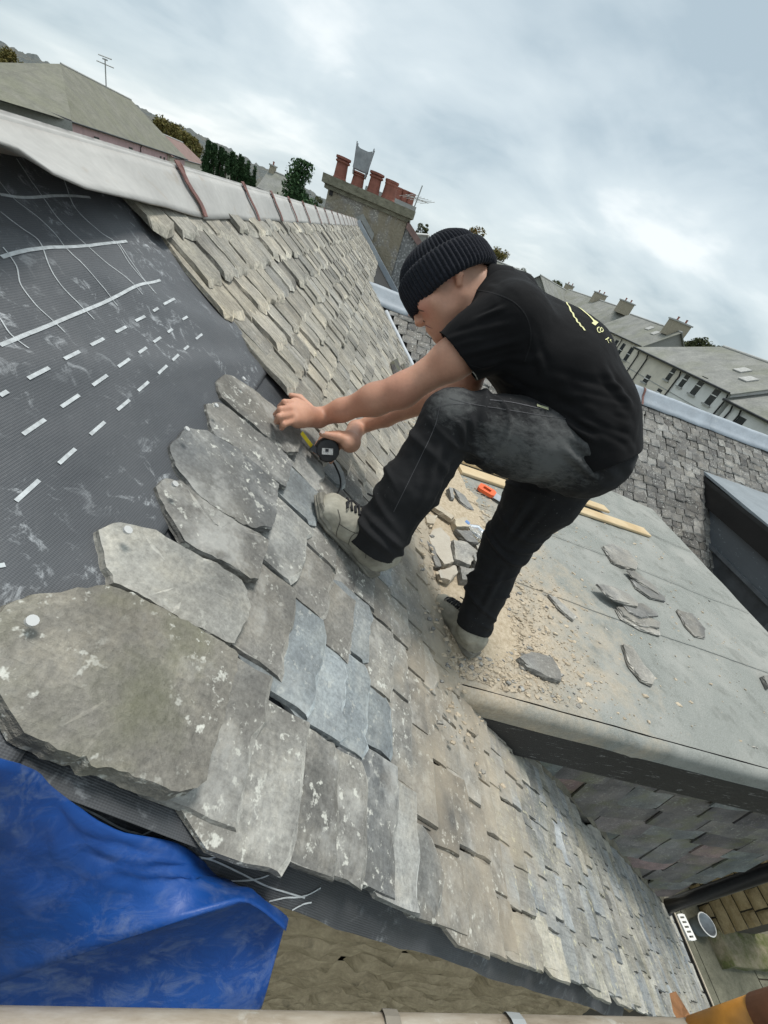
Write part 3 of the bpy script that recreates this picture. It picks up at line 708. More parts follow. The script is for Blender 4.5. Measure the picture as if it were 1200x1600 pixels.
while d < 3.6:
    x = vx(d)+.03; ex = .098
    while x < 9.5:
        w = rw.uniform(.11, .21)
        if not (4.15 < x+w/2 < 9 and d > 1.0 and False):
            ws.append(dict(a=x+w/2, b=-d+rw.uniform(-.007, .007)+.02*fbm(x*.7, d), w=w*.97, l=.21, t=rw.uniform(.006, .012), rot=rw.uniform(-.03, .03), lift=rw.uniform(.016, .03), mat='slate_wing', rag=.12, ins=.007, tail='round' if rw.random() < .12 else 'square'))
        x += w
    d += ex
lay_slates(ws, FW, wing, 200)
x = vx(0)-.12; k = 0
while x < 9.5:
    L = .62 if k == 0 else 1.15; V = []; Fc = []
    for j in range(7):
        xx = x+(L+.015)*j/6
        pr = [WP(xx, .20+.01*fbm(xx*4, 2), .034), WP(xx, .13, .036), WP(xx, .07, .04)]+[np.array([xx, WY, WZ+.035])+np.array([0, -math.cos(w)*.05, math.sin(w)*.05]) for w in (.5, 1.0, 1.57, 2.1, 2.7)]+[np.array([xx, WY+.1, WZ-.03])]
        V += [p+np.array([0, .004*fbm(xx*5, 1), .006*fbm(xx*3, k)]) for p in pr]
    m = 9
    for j in range(6):
        for q in range(m-1): Fc.append((j*m+q, j*m+q+1, (j+1)*m+q+1, (j+1)*m+q))
    o = put('ridge_capping', V, Fc, M['lead'] if k != 1 else M['ridge'], wing, True); md = o.modifiers.new('t', 'SOLIDIFY'); md.thickness = .005
    if k in (1, 3, 4):
        st = MB(); st.strip([p+wnm*.012 for p in V[:m][:7]], .03, np.array([1., 0, 0])); st.build('strap', M['strap'], wing)
    x += L; k += 1
# lead valley gutter with rolled edge
mb = MB(); pts = []
for i in range(26):
    d = .24+i*.135; pts.append(WP(vx(d)+.02+.012*fbm(d*6, 2), d, .028+.008*fbm(d*5, 9)))
mb.tube(pts, [.026+.006*fbm(i*.5, 1) for i in range(26)], 8)
mb.build('valley_roll', lead_mat('valley_lead', (.55, .58, .61), (.7, .72, .73), .3), wing, True)
# clad dormer on the wing
wx0 = float(at_d(1106, 745, 1)[0]/at_d(1106, 745, 1)[1])
def wing_hit(u, v):
    r = ray(u, v); t = float(np.dot(np.array([0, WY, WZ]), wnm)/np.dot(r, wnm)); return r*t
pc = wing_hit(1102, 748); wdx = float(pc[0]); wdz = float(pc[2])+.02
mb = MB(); L = 1.9
mb.box((wdx+1.6, pc[1]-L/2+.3, wdz-1.2), (1.55, L/2+.3, 1.14))
wd = mb.build('wing_dormer', simple('grey_cladding', (.055, .06, .066), .5, var=.4, scale=4, bump=.1), wing)
mb = MB(); mb.prism([(wdx-.05, pc[1]-L-.05, wdz-.03), (wdx+3.3, pc[1]-L-.05, wdz-.03), (wdx+3.3, pc[1]+.5, wdz+.03), (wdx-.05, pc[1]+.25, wdz+.03)], (0, 0, .03)); mb.build('lead_roof', lead_mat('grey_lead', (.24, .27, .29), (.4, .42, .43), .35), wd)
mb = MB(); mb.box((wdx-.02, pc[1]-L/2+.1, wdz-.155), (.028, L/2+.12, .12)); mb.build('fascia', simple('black_upvc', (.008, .008, .009), .35, bump=0), wd)
mb = MB(); mb.box((wdx-.015, pc[1]-L/2+.1, wdz-.02), (.045, L/2+.13, .022)); mb.build('drip_edge', simple('drip_black', (.02, .021, .022), .4, bump=0), wd)
def leadpan(a, b): y = pc[1]+.1-L*a; return (wdx+.03-.005-.010*math.sin(a*9)*b, y, wdz-.27-.33*b)
v, f = grid(leadpan, 16, 3)
lp = NT('chalked_lead', .45, .2); p = lp.pos(); lp.color(lp.mix(lp.math('MULTIPLY', lp.ramp(lp.noise(lp.map(p, (1, 3, 7)), 5, 6, .75, 1.2), [(.60, 0.0), (.68, 1.0)]), .6), (.115, .13, .145), (.36, .41, .45)))
put('cheek_panel', v, f, lp.m, wd)
mb = MB(); mb.box((wdx+.012, pc[1]-L/2+.1, wdz-.61), (.02, L/2, .022)); mb.build('cheek_trim', simple('trim_grey', (.10, .11, .12), .5), wd)
# ------------------------------------------------------------------ ground, courtyard, hill
GZ = -6.3
M['earth'] = simple('earth', (.07, .075, .05), .95, scale=.2)
mb = MB(); mb.quad((-3000, -3000, GZ-.03), (3000, -3000, GZ-.03), (3000, 3000, GZ-.03), (-3000, 3000, GZ-.03)); ground = tag(mb.build('ground', M['earth']), kind='structure')
M['flag'] = stone_mat('flagstone', (.115, .115, .085), (.20, .195, .145), dark=(.05, .05, .035), st=.5)
mb = MB(); mb.quad((3.0, -6, GZ-.012), (16, -6, GZ-.012), (16, 9, GZ-.012), (3.0, 9, GZ-.012)); yard = tag(mb.build('courtyard', M['mortar']), kind='structure')
rf = random.Random(8); x = 3.8
while x < 11:
    w = rf.uniform(.8, 1.2); y = -2.5+rf.uniform(-.5, 0)
    while y < 3.2:
        l = rf.uniform(.7, 1.3); mb = MB(); e = .008
        mb.box((x+w/2, y+l/2, GZ+rf.uniform(-.002, .006)), (w/2-e, l/2-e, .012)); mb.build('flagstone', M['flag'], yard); y += l
    x += w
# skyline profile of the wooded hill, from the left of the picture to where it sinks behind the chimney
sky_px = [(-420, -95), (-250, -30), (-120, 22), (0, 66), (40, 84), (75, 98), (140, 130), (205, 160), (250, 184), (300, 205), (350, 229), (400, 256), (430, 271), (455, 283), (480, 295), (520, 318), (580, 345), (700, 394), (900, 478), (1100, 561), (1300, 646), (1500, 730)]
sp = smooth_poly(sky_px, 14); V = []; Fc = []; NR = 22
for i, (u, v) in enumerate(sp):
    r = ray(u, v); hd = math.hypot(r[0], r[1]); dx, dy = r[0]/hd, r[1]/hd; el_ = r[2]/hd
    for j in range(NR+1):
        f = j/NR; dist = 380+1000*f; z = -14+(el_*1380+14)*(f**1.15)
        z += (5.5*fbm(dx*60, dy*60+f*14, f*9, 5)+3.0*fbm(dx*170, f*45, 4, 3))*(f > .02)
        V.append((dx*dist, dy*dist, z))
for i in range(len(sp)-1):
    for j in range(NR): k = i*(NR+1)+j; Fc.append((k, k+NR+1, k+NR+2, k+1))
t = NT('wooded_hill', .95, spec=.05); p = t.pos()
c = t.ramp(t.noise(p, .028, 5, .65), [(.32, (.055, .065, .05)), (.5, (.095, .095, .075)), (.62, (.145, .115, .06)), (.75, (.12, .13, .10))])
c = t.mix(.45, c, (.22, .25, .265))  # distance haze painted in: blue-grey washed evenly over the woodland colours
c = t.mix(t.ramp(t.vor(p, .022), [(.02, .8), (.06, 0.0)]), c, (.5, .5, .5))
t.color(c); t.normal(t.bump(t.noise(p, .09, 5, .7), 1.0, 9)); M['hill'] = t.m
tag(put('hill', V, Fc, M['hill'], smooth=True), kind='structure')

# ------------------------------------------------------------------ background houses
def far_roof_mat(name, lo, hi, moss=(.16, .17, .10), ms=.4, rows=0):
    t = NT(name, .85, spec=.2); p = t.pos(); c = t.ramp(t.noise(p, .8, 6, .65, .4), [(.3, lo), (.7, hi)])
    c = t.mix(t.math('MULTIPLY', t.ramp(t.noise(p, .35, 5, .6), [(.42, 0.0), (.68, 1.0)]), ms), c, moss)
    c = t.mix(.5, c, t.mix(1.0, c, t.ramp(t.noise(t.map(p, (1, 1, 4)), 5, 3, .7), [(.3, .7), (.7, 1.3)]), 'MULTIPLY'))
    t.color(c); t.normal(t.bump(t.noise(p, 5, 3), .5, .08)); return t.m
M['far_slate'] = far_roof_mat('far_slate', (.19, .193, .182), (.30, .30, .275))
M['far_slate_moss'] = far_roof_mat('far_slate_moss', (.15, .15, .125), (.235, .23, .19), (.185, .19, .13), .5)
M['far_tile'] = far_roof_mat('far_tile', (.20, .13, .115), (.27, .19, .17), ms=.1)
M['pink'] = simple('pink_render', (.62, .42, .42), .9, var=.12, scale=1.5, bump=.1)
M['cream'] = simple('cream_render', (.70, .65, .55), .9, var=.12, scale=1.2, bump=.1)
M['white'] = simple('white_render', (.80, .80, .77), .9, var=.08, scale=1.2, bump=.1)
M['harl'] = stone_mat('roughcast', (.25, .25, .235), (.36, .36, .335), st=.25)
M['glass'] = NT('window_glass', .12, spec=.8).color((.03, .035, .04)).m
M['sill'] = simple('sill_grey', (.4, .4, .38), .8)
M['terracotta'] = simple('terracotta', (.26, .10, .072), .8, var=.25, scale=9)
M['stackstone'] = stone_mat('stack_render', (.30, .265, .20), (.42, .375, .29), st=.3)
def nrm(v): v = np.asarray(v, float); return v/np.linalg.norm(v)
def pot(parent, c, r=.12, h=.42, n=14, flare=1.18, name='chimney_pot'):
    mb = MB(); c = np.asarray(c, float); prof = [(0, r*1.1), (h*.08, r*1.08), (h*.12, r), (h*.72, r*.9), (h*.76, r*flare*.95), (h*.82, r*flare*.95), (h*.86, r*.95), (h*.9, r*flare), (h, r*flare), (h, r*.72), (h*.6, r*.68)]
    V = []; Fc = []
    for (z, q) in prof:
        for j in range(n): w = 2*math.pi*j/n; V.append(c+np.array([q*math.cos(w), q*math.sin(w), z]))
    for i in range(len(prof)-1):
        for j in range(n): k = (j+1) % n; Fc.append((i*n+j, i*n+k, (i+1)*n+k, (i+1)*n+j))
    return put(name, V, Fc, M['terracotta'], parent, False)
def far_house(name, eL, eR, depth, rise, wall, roofm, label, base=GZ, hipL=0, hipR=0, over=.25, windows=(), chim=(), wall2=None, split=1.0, pipes=(), cat='house', group=None, skylights=(), bands=()):
    eL = np.asarray(eL, float); eR = np.asarray(eR, float); eR[2] = eL[2]; d = nrm(eR-eL); aw = np.array([-d[1], d[0], 0])
    if np.dot(aw, eL) < 0: aw = -aw
    L = np.linalg.norm(eR-eL); ez = eL[2]
    root = empty(name, (eL+eR)/2*np.array([1, 1, 0])+aw*depth/2+np.array([0, 0, base]), label, cat, group)
    def Q(a, b, z): return eL+d*a+aw*b+np.array([0, 0, z])
    ra, rb = hipL, L-hipR
    # walls with gables
    def wallpart(a0, a1, m, nm='wall'):
        mb = MB(); B = base-ez
        mb.add([Q(a0, .2, B), Q(a1, .2, B), Q(a1, .2, 0), Q(a0, .2, 0), Q(a0, depth-.2, B), Q(a1, depth-.2, B), Q(a1, depth-.2, 0), Q(a0, depth-.2, 0)], [(0, 1, 2, 3), (5, 4, 7, 6), (4, 0, 3, 7), (1, 5, 6, 2)])
        if not hipL and a0 < .5: mb.add([Q(a0, .2, 0), Q(a0, depth-.2, 0), Q(a0, depth/2, rise-.12)], [(0, 1, 2)])
        if not hipR and a1 > L-.5: mb.add([Q(a1, .2, 0), Q(a1, depth-.2, 0), Q(a1, depth/2, rise-.12)], [(0, 1, 2)])
        return mb.build(nm, m, root)
    w1 = wallpart(.15, L*split-.001 if split < 1 else L-.15, wall)
    if split < 1: wallpart(L*split, L-.15, wall2)
    mb = MB(); o = over; k = rise/(depth/2)
    p = [Q(-o if not hipL else -o, -o, -o*k), Q(L+o, -o, -o*k), Q(L+o, depth+o, -o*k), Q(-o, depth+o, -o*k), Q(ra-(0 if hipL else o), depth/2, rise), Q(rb+(0 if hipR else o), depth/2, rise)]
    mb.add(p, [(0, 1, 5, 4), (2, 3, 4, 5), (1, 2, 5), (3, 0, 4)] if (hipL and hipR) else [(0, 1, 5, 4), (2, 3, 4, 5)]+([(3, 0, 4)] if hipL else [])+([(1, 2, 5)] if hipR else []))
    ro = mb.build('roof', roofm, root); md = ro.modifiers.new('t', 'SOLIDIFY'); md.thickness = .12; md.offset = -1
    mb = MB(); mb.tube([p[4]+np.array([0, 0, .03]), p[5]+np.array([0, 0, .03])], .11, 8)
    mb.build('ridge_tile', M['sill'], root)
    mb = MB(); mb.tube([Q(-.1, -o-.06, -o*k+.02), Q(L+.1, -o-.06, -o*k+.02)], .075, 8); mb.build('gutter', M['black'], root)
    for (a, z0, ww, wh) in windows:      # fraction along, top below the eaves, width, height
        mb = MB(); mb.box(Q(a*L, .185, -z0-wh/2), (ww/2, .03, wh/2), np.array([d, aw, (0, 0, 1)])); wo = mb.build('window', M['glass'], root)
        mb = MB(); mb.box(Q(a*L, .13, -z0-wh/2), (ww/2, .03, .035), np.array([d, aw, (0, 0, 1)])); mb.build('sash_bar', M['white'], wo)
        mb = MB(); mb.box(Q(a*L, .12, -z0-wh-.06), (ww/2+.12, .1, .06), np.array([d, aw, (0, 0, 1)])); mb.build('sill', M['sill'], wo)
    for a, z1 in pipes:
        mb = MB(); mb.tube([Q(a*L, -.05, -.25), Q(a*L, .1, -.6), Q(a*L, .1, z1)], .06, 8); mb.build('downpipe', M['black'], root)
    for z in bands:
        mb = MB(); mb.box(Q(L/2, .19, z), (L/2-.2, .02, .035), np.array([d, aw, (0, 0, 1)])); mb.build('string_course', M['sill'], root)
    for a, b, ww in skylights:
        c = Q(a*L, depth/2*b, rise*b+.05); up = nrm(aw*depth/2+np.array([0, 0, rise])); n_ = np.cross(d, up)
        mb = MB(); mb.box(c, (ww/2, .45, .06), np.array([d, up, n_])); mb.build('skylight', M['sill'], root)
    for (a, w_, dpt, h, npots) in chim:
        zb = rise-.9 if .05 < a < .95 else rise-1.2
        mb = MB(); ax = np.array([d, aw, (0, 0, 1)])
        mb.box(Q(a*L, depth/2, (zb+rise+h)/2), (dpt/2, w_/2, (rise+h-zb)/2), ax); st = mb.build('chimney_stack', M['stackstone'], root)
        mb = MB(); mb.box(Q(a*L, depth/2, rise+h+.07), (dpt/2+.12, w_/2+.12, .09), ax); mb.build('chimney_cope', M['sill'], st)
        for i in range(npots): pot(st, Q(a*L, depth/2+(-w_/2+w_*(i+.5)/npots), rise+h+.15), .13, .45, 8)
    if name == 'terraced_house': root['group'] = 'terraced houses along the street'
    return root
EZ = -1.2; TX = 27.5; TY0, TY1 = 43.5, 29.6
def wfr(u, v, ww, wh):      # window whose middle shows at this picture point
    p = at_x(u, v, TX+.2); return ((TY0-p[1])/(TY0-TY1), EZ-p[2]-wh/2, ww, wh)
far_house('terraced_house', (TX, TY0, EZ), (TX, TY1, EZ), 10.5, 2.7, M['cream'], M['far_slate'], 'cream and white terraced house with grey slate roof, beyond the lead ridge at right', wall2=M['white'], split=.56, hipL=3.6,
          windows=[wfr(1050, 583, .55, 1.3), wfr(1071, 593, .55, 1.3), wfr(1092, 603, .65, 1.5), wfr(1116, 618, .65, 1.5), wfr(1011, 592, .7, .7), wfr(1029, 613, .6, .6)], pipes=[(.56, -4), (.05, -4), (.17, -4), (.985, -4)], chim=[(.97, 3.0, 1.2, 1.0, 5)], skylights=[(.72, .55, .9), (.86, .4, .9)], bands=[-2.0, -3.0])
far_house('terraced_house', (TX, TY1-.1, EZ-.5), (TX, 17, EZ-.5), 10.5, 2.6, M['white'], M['far_slate'], 'white terraced house with mossy slate roof at the right picture edge', windows=[(.16, .6, .65, 1.5), (.4, .6, .65, 1.5)], pipes=[(.06, -4), (.13, -4)], bands=[-2.0])
far_house('terraced_house', (38.6, 74, -1.2), (38.6, 60, -1.2), 7.5, 3.1, M['cream'], M['far_slate'], 'cream house with roughcast gable and large chimney behind the white terrace', windows=[(.3, .8, .9, 1.9), (.5, .8, .9, 1.9), (.66, .8, .9, 1.9), (.84, .8, .9, 1.9)], pipes=[(.58, -5)], chim=[(.90, 2.8, 1.4, 1.0, 2)], wall2=M['harl'], split=.985, skylights=[(.62, .7, 1.0), (.8, .6, 1.0)], bands=[-2.7])
far_house('terraced_house', (40, 108, -1.1), (40, 79, -1.1), 9, 3.6, M['cream'], M['far_slate'], 'distant grey roofed house with two chimneys, left of the large chimney house', chim=[(.55, 2.2, 1.6, 1.0, 2), (.93, 2.2, 1.6, 1.0, 2)], windows=[(.7, 1, 1.1, 2.0), (.9, 1, 1.1, 2.0)], wall2=M['harl'], split=.985, hipR=3)
far_house('gabled_house', at_z(858, 473, -1.0), at_z(910, 490, -1.0), 7, 3.2, M['harl'], M['far_slate'], 'distant dark roofed house with skylight seen just above the man\'s back', chim=[(.6, 2, 1.4, 1.2, 2)], skylights=[(.85, .6, 1.6)])
far_house('small_house', at_d(752, 430, 60), at_d(818, 457, 60), 6, 2.4, M['harl'], M['far_slate'], 'small grey roofed house peeping out behind the beanie', base=GZ)
far_house('tiled_house', at_z(268, 243, -2.3), at_z(322, 258, -2.3), 9, 2.4, M['cream'], M['far_tile'], 'house with red brown tiled roof between the pink house and cypresses', hipL=0, hipR=4)
far_house('stone_cottage', at_d(404, 292, 62), at_d(440, 303, 62), 7, 2.6, M['cream'], M['far_slate'], 'small grey roofed cottage between the cypresses and the dark conifer', chim=[(.1, 1.0, .7, .6, 1)], base=GZ)
# pink house: hipped mossy roof with an extension on the near side
pe0 = at_z(100, 183, -2.0); pe1 = at_z(291, 247, -2.0)
dpk = nrm((pe1-pe0)*np.array([1, 1, 0])); apk = np.array([-dpk[1], dpk[0], 0]); Lpk = float(np.linalg.norm((pe1-pe0)[:2]))
def on_ridge(u, v, dep):
    r = ray(u, v); t_ = ((pe0+apk*dep/2) @ apk)/(r @ apk); q = r*t_; return float((q-pe0) @ dpk), float(q[2]+2.0)
ra0 = on_ridge(95, 100, 13); ra1 = on_ridge(205, 156, 13); print('pink ridge', ra0, ra1, Lpk)
pk = far_house('hipped_house', pe0, pe1, 13, (ra0[1]+ra1[1])/2, M['pink'], M['far_slate_moss'], 'pink rendered house with large mossy hipped slate roof at upper left', hipL=max(.5, ra0[0]), hipR=max(.5, Lpk-ra1[0]), windows=[(.18, .9, 1.3, .8), (.42, .9, 1.2, .9), (.70, .9, .7, 1.3), (.74, .9, .7, 1.3), (.86, .9, .7, 1.3), (.9, .9, .7, 1.3)], pipes=[(.5, -4)])
mb = MB(); pa = at_y(94, 100, 72)
qL = at_z(-160, 85, -1.6); q0 = at_z(104, 187.5, -1.6); rl = at_y(-160, 172, 45); rl = at_y(-60, 140, 50)
mb.add([qL, q0, at_y(96, 101, 70), at_y(-130, 148-.0, 44)], [(0, 1, 2, 3)]) if False else None
pole = MB(); a0 = at_y(166, 138, 66); pole.tube([a0, a0+np.array([0, 0, 2.4])], .06, 6); pole.tube([a0+np.array([-.9, 0, 2.0]), a0+np.array([.9, 0, 2.0])], .05, 5); pole.tube([a0+np.array([-.9, .4, 2.6]), a0+np.array([.9, -.4, 2.6])], .05, 5); pole.tube([a0+np.array([-.3, .1, 2.4]), a0+np.array([.3, -.1, 2.4])], .07, 5)
pole.build('roof_aerial', M['sill'], pk)
ex = MB(); e0 = at_z(-220, 62, -1.9); e1 = at_z(112, 190, -1.9); top = at_y(95, 101, 70); tl = at_y(-220, 195, 40); 
ex.add([e0, e1, top, at_y(-60, 138, 48)], [(0, 1, 2, 3)]); exo = ex.build('roof_extension', M['far_slate_moss'], pk); md = exo.modifiers.new('t', 'SOLIDIFY'); md.thickness = .15
ex = MB(); ex.tube([e0, e1], .12, 8); ex.build('extension_gutter', M['black'], pk)
ex = MB(); ex.add([e0, e1, e1+np.array([0, 0, -4.3]), e0+np.array([0, 0, -4.3])], [(0, 1, 2, 3)]); w_ = ex.build('extension_wall', M['harl'], pk); md = w_.modifiers.new('t', 'SOLIDIFY'); md.thickness = .3

# ------------------------------------------------------------------ neighbour's gable and chimneys beyond the end of the roof
NYY = 10.15
nb = empty('neighbour_house', (2, 13, GZ), 'neighbouring roughcast house with a tall gable chimney beyond the far end of the roof', 'house')
def ny(u, v, y=NYY): return at_y(u, v, y)
c0 = ny(517, 275); c1 = ny(641, 331); zt = float((c0[2]+c1[2])/2); xl, xr = float(c0[0]), float(c1[0]); xl2 = float(ny(503, 338)[0])
sk0 = ny(620, 335); sk1 = ny(672, 415); slope = (sk1[2]-sk0[2])/(sk1[0]-sk0[0])
xe = 5.2
t = NT('pebbledash', .95, spec=.1); p = t.pos(); pb = t.vor(p, 26); pn = t.noise(p, 1.1, 4, .6, .6); pn2 = t.noise(p, 3, 5, .7)
peb = t.mix(t.ramp(pb, [(.1, 1.0), (.45, 0.0)]), (.30, .28, .25), (.62, .58, .50))
c = t.mix(t.ramp(pn, [(.46, 0.0), (.52, 1.0)]), t.ramp(pn2, [(.3, (.26, .225, .165)), (.7, (.36, .32, .245))]), peb)
t.color(c); t.normal(t.bump(pb, .6, .02)); M['pebble'] = t.m
t = NT('pebbledash_grey', .95, spec=.1); p = t.pos(); pb = t.vor(p, 22); t.color(t.mix(t.ramp(pb, [(.1, 1.0), (.5, 0.0)]), (.235, .235, .23), (.52, .52, .50))); t.normal(t.bump(pb, .6, .02)); M['pebble2'] = t.m
mb = MB(); mb.prism([(xl2, NYY, -3), (xl, NYY, zt-.12), (xr, NYY, zt-.12), (xr+.02, NYY, -3)], (0, .62, 0)); stack = mb.build('chimney_stack', M['pebble'], nb)
mb = MB(); zz = float(sk0[2])
mb.prism([(xr+.01, NYY+.03, -GZ*-1), (xr+.01, NYY+.03, zz+(xr-sk0[0])*slope), (xe, NYY+.03, zz+(xe-sk0[0])*slope), (xe, NYY+.03, GZ)], (0, .3, 0)); mb.build('gable_wall', M['pebble2'], nb)
mb = MB(); mb.prism([(xr+.01, NYY-.05, zz+(xr-sk0[0])*slope), (xe, NYY-.05, zz+(xe-sk0[0])*slope), (xe, NYY-.05, zz+(xe-sk0[0])*slope+.13), (xr+.01, NYY-.05, zz+(xr-sk0[0])*slope+.13)], (0, .42, 0)); mb.build('skew_cope', simple('skew_red', (.26, .17, .15), .85), nb)
mb = MB(); mb.prism([(xr, NYY+.3, zz+(xr-sk0[0])*slope), (xe, NYY+.3, zz+(xe-sk0[0])*slope), (xe, NYY+8, zz+(xe-sk0[0])*slope), (xr, NYY+8, zz+(xr-sk0[0])*slope)], (0, 0, -.1)); mb.build('roof', M['far_slate'], nb)
mb = MB(); mb.box(((xl+xr)/2-.02, NYY+.31, zt-.05), ((xr-xl)/2+.12, .42, .07)); mb.box(((xl+xr)/2-.02, NYY+.31, zt-.15), ((xr-xl)/2+.06, .36, .045)); mb.build('chimney_cope', stone_mat('cope', (.15, .14, .10), (.30, .285, .215)), stack)
for i, (u, v, hh) in enumerate([(532, 272, .36), (559, 284, .24), (584, 294, .35), (608, 303, .33)]):
    q = at_y(u, v, NYY+.3); po = pot(stack, (float(q[0]), NYY+.3, zt+.02), .125 if i < 3 else .14, hh, 18, 1.2 if i != 3 else 1.02)
    if i == 1:
        mb = MB(); c = np.array([q[0], NYY+.3, zt+.02+hh])
        for sx in (-1, 1):
            for sy in (-1, 1): mb.tube([c+np.array([sx*.12, sy*.12, -.06]), c+np.array([sx*.17, sy*.12, .42])], .012, 6)
        v, f = grid(lambda a, b: c+np.array([-.15+.3*a, -.13-.05*math.sin(a*math.pi), .03+.34*b-.05*math.sin(a*math.pi)*b]), 8, 5); mb.add(v, f)
        v, f = grid(lambda a, b: c+np.array([-.15+.3*a, .13+.05*math.sin(a*math.pi), .03+.34*b]), 8, 5); mb.add(v, f)
        mb.build('chimney_cowl', simple('cowl_steel', (.30, .31, .32), .4, .5), stack)
hl = at_y(519, 293, NYY-.01); mb = MB(); mb.box((float(hl[0]), NYY-.003, float(hl[2])), (.035, .01, .13)); mb.build('vent_slot', M['deck'], stack)
v, f = grid(lambda a, b: (float(ny(540, 345)[0])+.62*a, NYY-.02-.10*b, float(ny(553, 338)[2])+.10-abs(a-.5)*.5-.12*b), 8, 2); put('mortar_fillet', v, f, M['harl'], stack)
# the second chimney behind
nb2 = empty('chimney_house', (2.5, 14, GZ), 'roughcast house end with small red chimney pots behind the tall chimney', 'house')
Y2 = 12.6; a = at_y(622, 318, Y2); b = at_y(645, 329, Y2); zt2 = float((a[2]+b[2])/2)
mb = MB(); e = at_y(668, 366, Y2); mb.prism([(float(a[0])-.8, Y2, -3), (float(a[0])-.8, Y2, zt2), (float(b[0]), Y2, zt2), (float(b[0])+.05, Y2, zt2-.5), (float(e[0]), Y2, float(e[2])), (float(e[0])+2.2, Y2, float(e[2])-2.4), (float(e[0])+2.2, Y2, -6)], (0, .7, 0)); st2 = mb.build('gable_wall', M['harl'], nb2)
mb = MB(); mb.box(((float(a[0])-.8+float(b[0]))/2, Y2+.35, zt2+.03), ((float(b[0])-float(a[0])+.8)/2+.06, .42, .05)); mb.build('chimney_cope', M['sill'], st2)
for (u, v) in [(623, 303), (632, 308), (641, 314)]:
    q = at_y(u, v, Y2+.3); pot(st2, (float(q[0]), Y2+.3, zt2+.06), .09, .27, 12, 1.08)
mb = MB(); e2 = e+np.array([0, -.05, 0]); mb.tube([(float(b[0])+.06, Y2-.02, zt2-.48), (float(e[0])+.03, Y2-.02, float(e[2])), (float(e[0])+2.2, Y2-.02, float(e[2])-2.4)], .035, 6); mb.build('skew_cope', M['white'], nb2)
an = empty('television_aerial', (float(b[0])-.05, Y2-.15, zt2-.6), 'thin metal television aerial leaning beside the tall chimney', 'aerial')
ab = np.array(an.location); tipp = at_y(660, 290, Y2-.15); mb = MB(); mb.tube([ab, tipp], .016, 6); mb.build('mast', M['sill'], an)
mb = MB(); ctr = ab+(tipp-ab)*.75; bd = np.array([.5, .5, .05])
mb.tube([ctr-bd*.6, ctr+bd*.6], .009, 5)
for k in np.linspace(-.55, .55, 7): mb.tube([ctr+bd*k-np.array([.16, -.16, .06]), ctr+bd*k+np.array([.16, -.16, .06])], .006, 4)
mb.build('antenna_array', M['sill'], an)

# ------------------------------------------------------------------ trees
def leaf_mat(name, stops):
    t = NT(name, .75, spec=.2); t.color(t.mix(.35, t.ramp(t.island(), stops), t.ramp(t.noise(t.pos(), .7, 3), [(.3, stops[0][1]), (.7, stops[-1][1])])))
    return t.m
M['bark'] = simple('bark', (.09, .07, .05), .95, scale=6)
M['cypress'] = leaf_mat('cypress_leaf', [(0, (.018, .045, .018)), (.6, (.035, .075, .028)), (1, (.055, .10, .04))])
M['conifer'] = leaf_mat('conifer_leaf', [(0, (.022, .055, .022)), (.6, (.04, .09, .035)), (1, (.075, .13, .05))])
M['autumn'] = leaf_mat('autumn_leaf', [(0, (.10, .09, .03)), (.5, (.20, .14, .04)), (1, (.15, .16, .05))])
M['orange'] = leaf_mat('orange_leaf', [(0, (.07, .09, .03)), (.45, (.12, .13, .05)), (.8, (.24, .13, .04)), (1, (.30, .17, .06))])
M['green'] = leaf_mat('green_leaf', [(0, (.035, .05, .022)), (.5, (.075, .09, .04)), (1, (.13, .13, .06))])
def leaves(rng, pts, size, flat=0.0):
    """pts (n,3) -> leaf quads"""
    n = len(pts); a = rng.normal(size=(n, 3)); a /= np.linalg.norm(a, axis=1)[:, None]; b = rng.normal(size=(n, 3)); b -= (b*a).sum(1)[:, None]*a; b /= np.linalg.norm(b, axis=1)[:, None]
    s = size*rng.uniform(.6, 1.4, (n, 1)); V = np.stack([pts-a*s, pts+b*s*.5, pts+a*s, pts-b*s*.5], 1).reshape(-1, 3)
    return V, [(4*i, 4*i+1, 4*i+2, 4*i+3) for i in range(n)]
